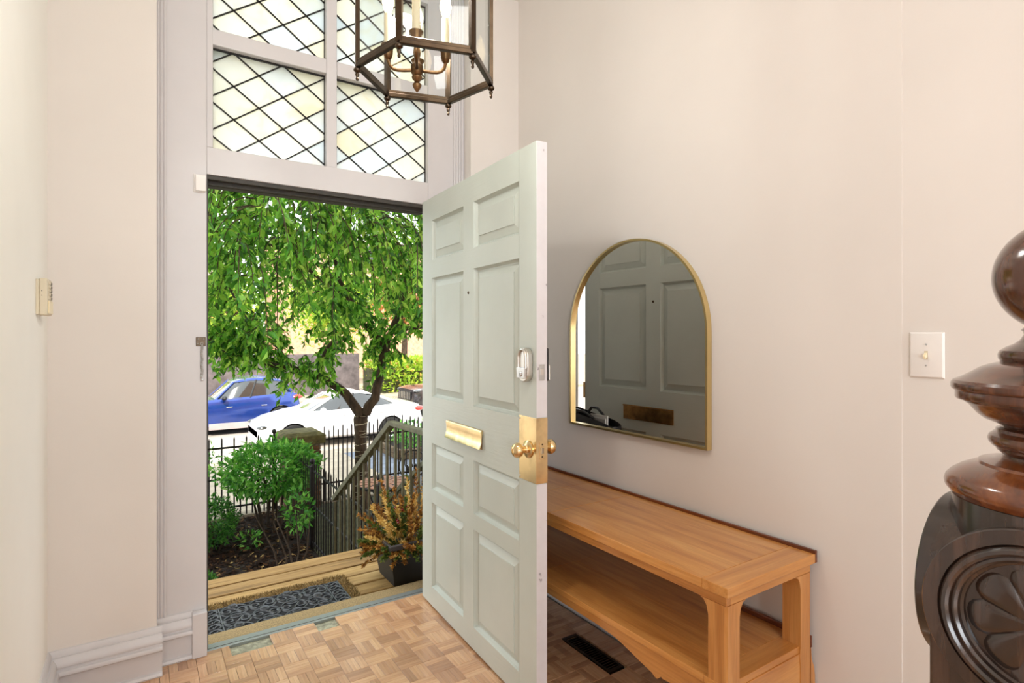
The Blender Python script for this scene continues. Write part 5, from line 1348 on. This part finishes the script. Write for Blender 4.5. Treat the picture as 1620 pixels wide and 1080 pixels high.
    # wheels
    for wx in wheels:
        for sg in (-1, 1):
            X = Matrix.Translation((x0+wx, cy_+sg*(hw-0.115), z0+wr_)) @ Matrix.Rotation(R(90)*(1 if sg < 0 else -1), 4, 'X')
            wo = MB().lathe([(wr_*0.6, -0.09), (wr_*0.93, -0.10), (wr_, -0.07), (wr_, 0.07), (wr_*0.93, 0.10), (wr_*0.66, 0.095), (wr_*0.62, 0.07)], (0, 0, 0), 32, X).build('wheel', MT['tire'], t)
            rm = MB().lathe([(wr_*0.63, 0.05), (wr_*0.64, 0.09), (wr_*0.58, 0.085), (wr_*0.55, 0.06), (0.07, 0.075), (0.05, 0.085), (0.002, 0.085)], (0, 0, 0), 24, X)
            for k in range(5):
                rm.box(-0.03, 0.04, 0.06, 0.03, wr_*0.58, 0.088, X @ Matrix.Rotation(2*PI*k/5, 4, 'Z'))
            rm.build('rim', MT['chrome'], wo)
    # lights, mirror, door lines, handles
    for sg in (-1, 1):
        yy = cy_+sg*hw*0.80
        MB().ball((0, 0, 0), 0.12, 12, Matrix.Translation((x0+0.17, yy, z0+hood[1][1]-0.03)) @ Matrix.Diagonal((1.6, 0.8, 0.5, 1))).build('headlight', MT['carglass'], t)
        if tail: MB().ball((0, 0, 0), 0.12, 12, Matrix.Translation((x0+L_-0.14, cy_+sg*hw*0.84, z0+hood[-2][1]-0.10)) @ Matrix.Diagonal((1.7, 0.75, 0.6, 1))).build('taillight', MT['red'], t)
        MB().ball((0, 0, 0), 0.09, 12, Matrix.Translation((x0+lerp(xf0, xf1, 0.45)+0.06, cy_+sg*(hw+0.07), z0+zbf+0.05)) @ Matrix.Diagonal((0.9, 1.2, 0.75, 1))).build('wing_mirror', paint if paint is MT['car_white'] else MT['black'], t)
        for hx_ in (0.46, 0.70):
            MB().tube([(x0+L_*hx_, cy_+sg*(hw*0.985+0.012), z0+0.83), (x0+L_*hx_+0.16, cy_+sg*(hw*0.985+0.012), z0+0.83)], 0.012, 6).build('door_handle', MT['chrome'], t)
    if sill:
        for sg in (-1, 1): MB().box(x0+wheels[0]+wr_*1.2, cy_+sg*hw*0.93, z0+0.17, x0+wheels[1]-wr_*1.2, cy_+sg*(hw+0.006), z0+0.36).build('sill_panel', sill, t, bevel=0.01)
    if grille:
        g_ = MB().box(x0-0.02, cy_-hw*0.55, z0+0.62, x0+0.05, cy_+hw*0.55, z0+0.92).build('grille', MT['black'], t)
        for k in range(7):
            MB().box(x0-0.035, cy_-hw*0.5+k*hw/6.2, z0+0.64, x0, cy_-hw*0.5+k*hw/6.2+0.05, z0+0.90).build('grille_bar', MT['chrome'], g_)
        MB().box(x0-0.10, cy_-hw*0.95, z0+0.42, x0+0.1, cy_+hw*0.95, z0+0.58).build('bumper', MT['black'], t, bevel=0.02)
    return t
car('white_sedan', 'white sedan parked nearest, just beyond the front fence', 2.52, 15.3, 4.5, 1.80, MT['car_white'],
    [(0.0, 0.52), (0.06, 0.66), (0.35, 0.78), (0.9, 0.90), (1.25, 0.96), (2.0, 0.97), (3.0, 1.0), (3.7, 1.03), (4.2, 1.02), (4.42, 0.95), (4.5, 0.62)],
    (1.10, 2.02, 3.05, 4.0, 0.95, 1.02, 1.44), (0.85, 3.5), 0.33)
car('blue_hatchback', 'metallic blue hatchback in the street behind the white sedan', 0.35, 18.85, 4.05, 1.85, MT['car_blue'],
    [(0.0, 0.55), (0.05, 0.78), (0.3, 0.92), (0.75, 1.00), (1.4, 1.06), (2.0, 1.08), (3.0, 1.13), (3.7, 1.18), (3.95, 1.12), (4.05, 0.70)],
    (1.45, 2.08, 3.60, 3.92, 1.06, 1.16, 1.67), (0.95, 3.42), 0.37, sill=MT['car_sill'])
car('dark_truck', 'dark truck nose with a slotted grille at right edge of doorway', 8.35, 18.9, 4.6, 1.9, MT['car_dark'],
    [(0.0, 0.60), (0.04, 0.98), (0.3, 1.06), (1.2, 1.10), (1.6, 1.12), (3.0, 1.14), (4.3, 1.14), (4.5, 1.08), (4.6, 0.7)],
    (1.35, 1.75, 3.9, 4.4, 1.10, 1.12, 1.80), (0.85, 3.65), 0.40, grille=True)

# ------------------------------------------------------------------ across the street: hedge, trees, houses
hd = thing('hedge', 'sunlit green hedge across the street right of the grey wall', 'hedge', (12.5, 27.5, -1.42))
N = 5200
P = np.stack([nr.uniform(9.6, 17.0, N), nr.uniform(26.6, 28.4, N), -1.42+nr.uniform(0, 1.0, N)**0.7*1.75], 1)
V, F = leaf_arrays(P, unit(N)+np.array([0, -0.4, 0.3]), unit(N), nr.uniform(0.16, 0.28, N), nr.uniform(0.05, 0.09, N))
stuff_part('foliage', V, F, MT['leaf_y'], hd)
MB().box(9.5, 27.1, -1.42, 16.8, 28.0, -0.2).build('hedge_core', MT['moss'], hd)
def far_tree(label, x, y, h, r, mat, n=2600, zc=None):
    t = thing('street_tree', label, 'tree', (x, y, -1.42))
    zc = zc or -1.42+h*0.64
    MB().tube([(x, y, -1.45), (x+0.1, y, -1.42+h*0.3), (x-0.1, y, zc), (x, y, zc+r*0.7)], [0.22, 0.17, 0.12, 0.05], 9).build('trunk', MT['bark'], t)
    for k in range(6):
        a = 2*PI*k/6; MB().tube([(x, y, zc-r*0.5), (x+0.4*r*math.cos(a), y+0.4*r*math.sin(a), zc), (x+0.75*r*math.cos(a), y+0.75*r*math.sin(a), zc+0.3*r)], [0.08, 0.06, 0.02], 6).build('limb', MT['bark'], t)
    cl_ = unit(26)*nr.uniform(0.35, 0.85, (26, 1))*r; cl_[:, 2] *= 0.8
    idx = nr.integers(0, 26, n)
    P = np.array([x, y, zc])+cl_[idx]+unit(n)*nr.uniform(0.1, 1.0, (n, 1))**0.6*r*0.42
    V, F = leaf_arrays(P, unit(n)+np.array([0, 0, -0.5]), unit(n), nr.uniform(0.17, 0.30, n), nr.uniform(0.05, 0.085, n))
    stuff_part('foliage', V, F, mat, t)
far_tree('bright yellow green tree across the street at the left jamb', 3.0, 31.0, 9.0, 2.8, MT['leaf_y'], 3800, 2.6)
far_tree('yellow green tree across the street behind the blue hatchback', 9.0, 31.6, 9.5, 2.6, MT['leaf_y'], 3600, 3.0)
far_tree('russet tree across the street behind the cherry crown', 14.0, 33.6, 9.0, 2.2, MT['leaf_o'], 2200, 3.6)
far_tree('yellow green tree across the street at the door edge', 18.6, 31.0, 8.5, 2.9, MT['leaf_y'], 3000, 3.0)
far_tree('deep green tree far left across the street', -6.0, 31.0, 10.0, 3.2, MT['leaf'], 2600)

def house(label, x0, x1, y, z1, mat, cols, rows):
    t = thing('row_house', label, 'house', ((x0+x1)/2, y, -1.42))
    MB().box(x0, y, -1.45, x1, y+6, z1).build('wall', mat, t)
    MB().box(x0-0.2, y-0.25, z1, x1+0.2, y+6.2, z1+0.35).build('cornice', MT['pale_render'], t, bevel=0.03)
    for i in range(cols):
        for j in range(rows):
            wx = lerp(x0, x1, (i+0.5)/cols); wz = 3.3+j*3.0
            if wz+1.7 > z1: continue
            f_ = MB().box(wx-0.55, y-0.06, wz, wx+0.55, y+0.02, wz+1.7).build('window', MT['pale_render'], t, bevel=0.02)
            MB().box(wx-0.46, y-0.075, wz+0.08, wx+0.46, y-0.055, wz+0.82).box(wx-0.46, y-0.075, wz+0.88, wx+0.46, y-0.055, wz+1.62).build('pane', MT['carglass'], f_)
house('orange brick row house far across the street behind the tree', 8.0, 20.0, 40.0, 8.0, MT['amber_brick'], 5, 3)
house('pale rendered house far across the street at left', -8.0, 5.5, 42.0, 6.5, MT['pale_render'], 5, 2)

bpy.context.view_layer.update()
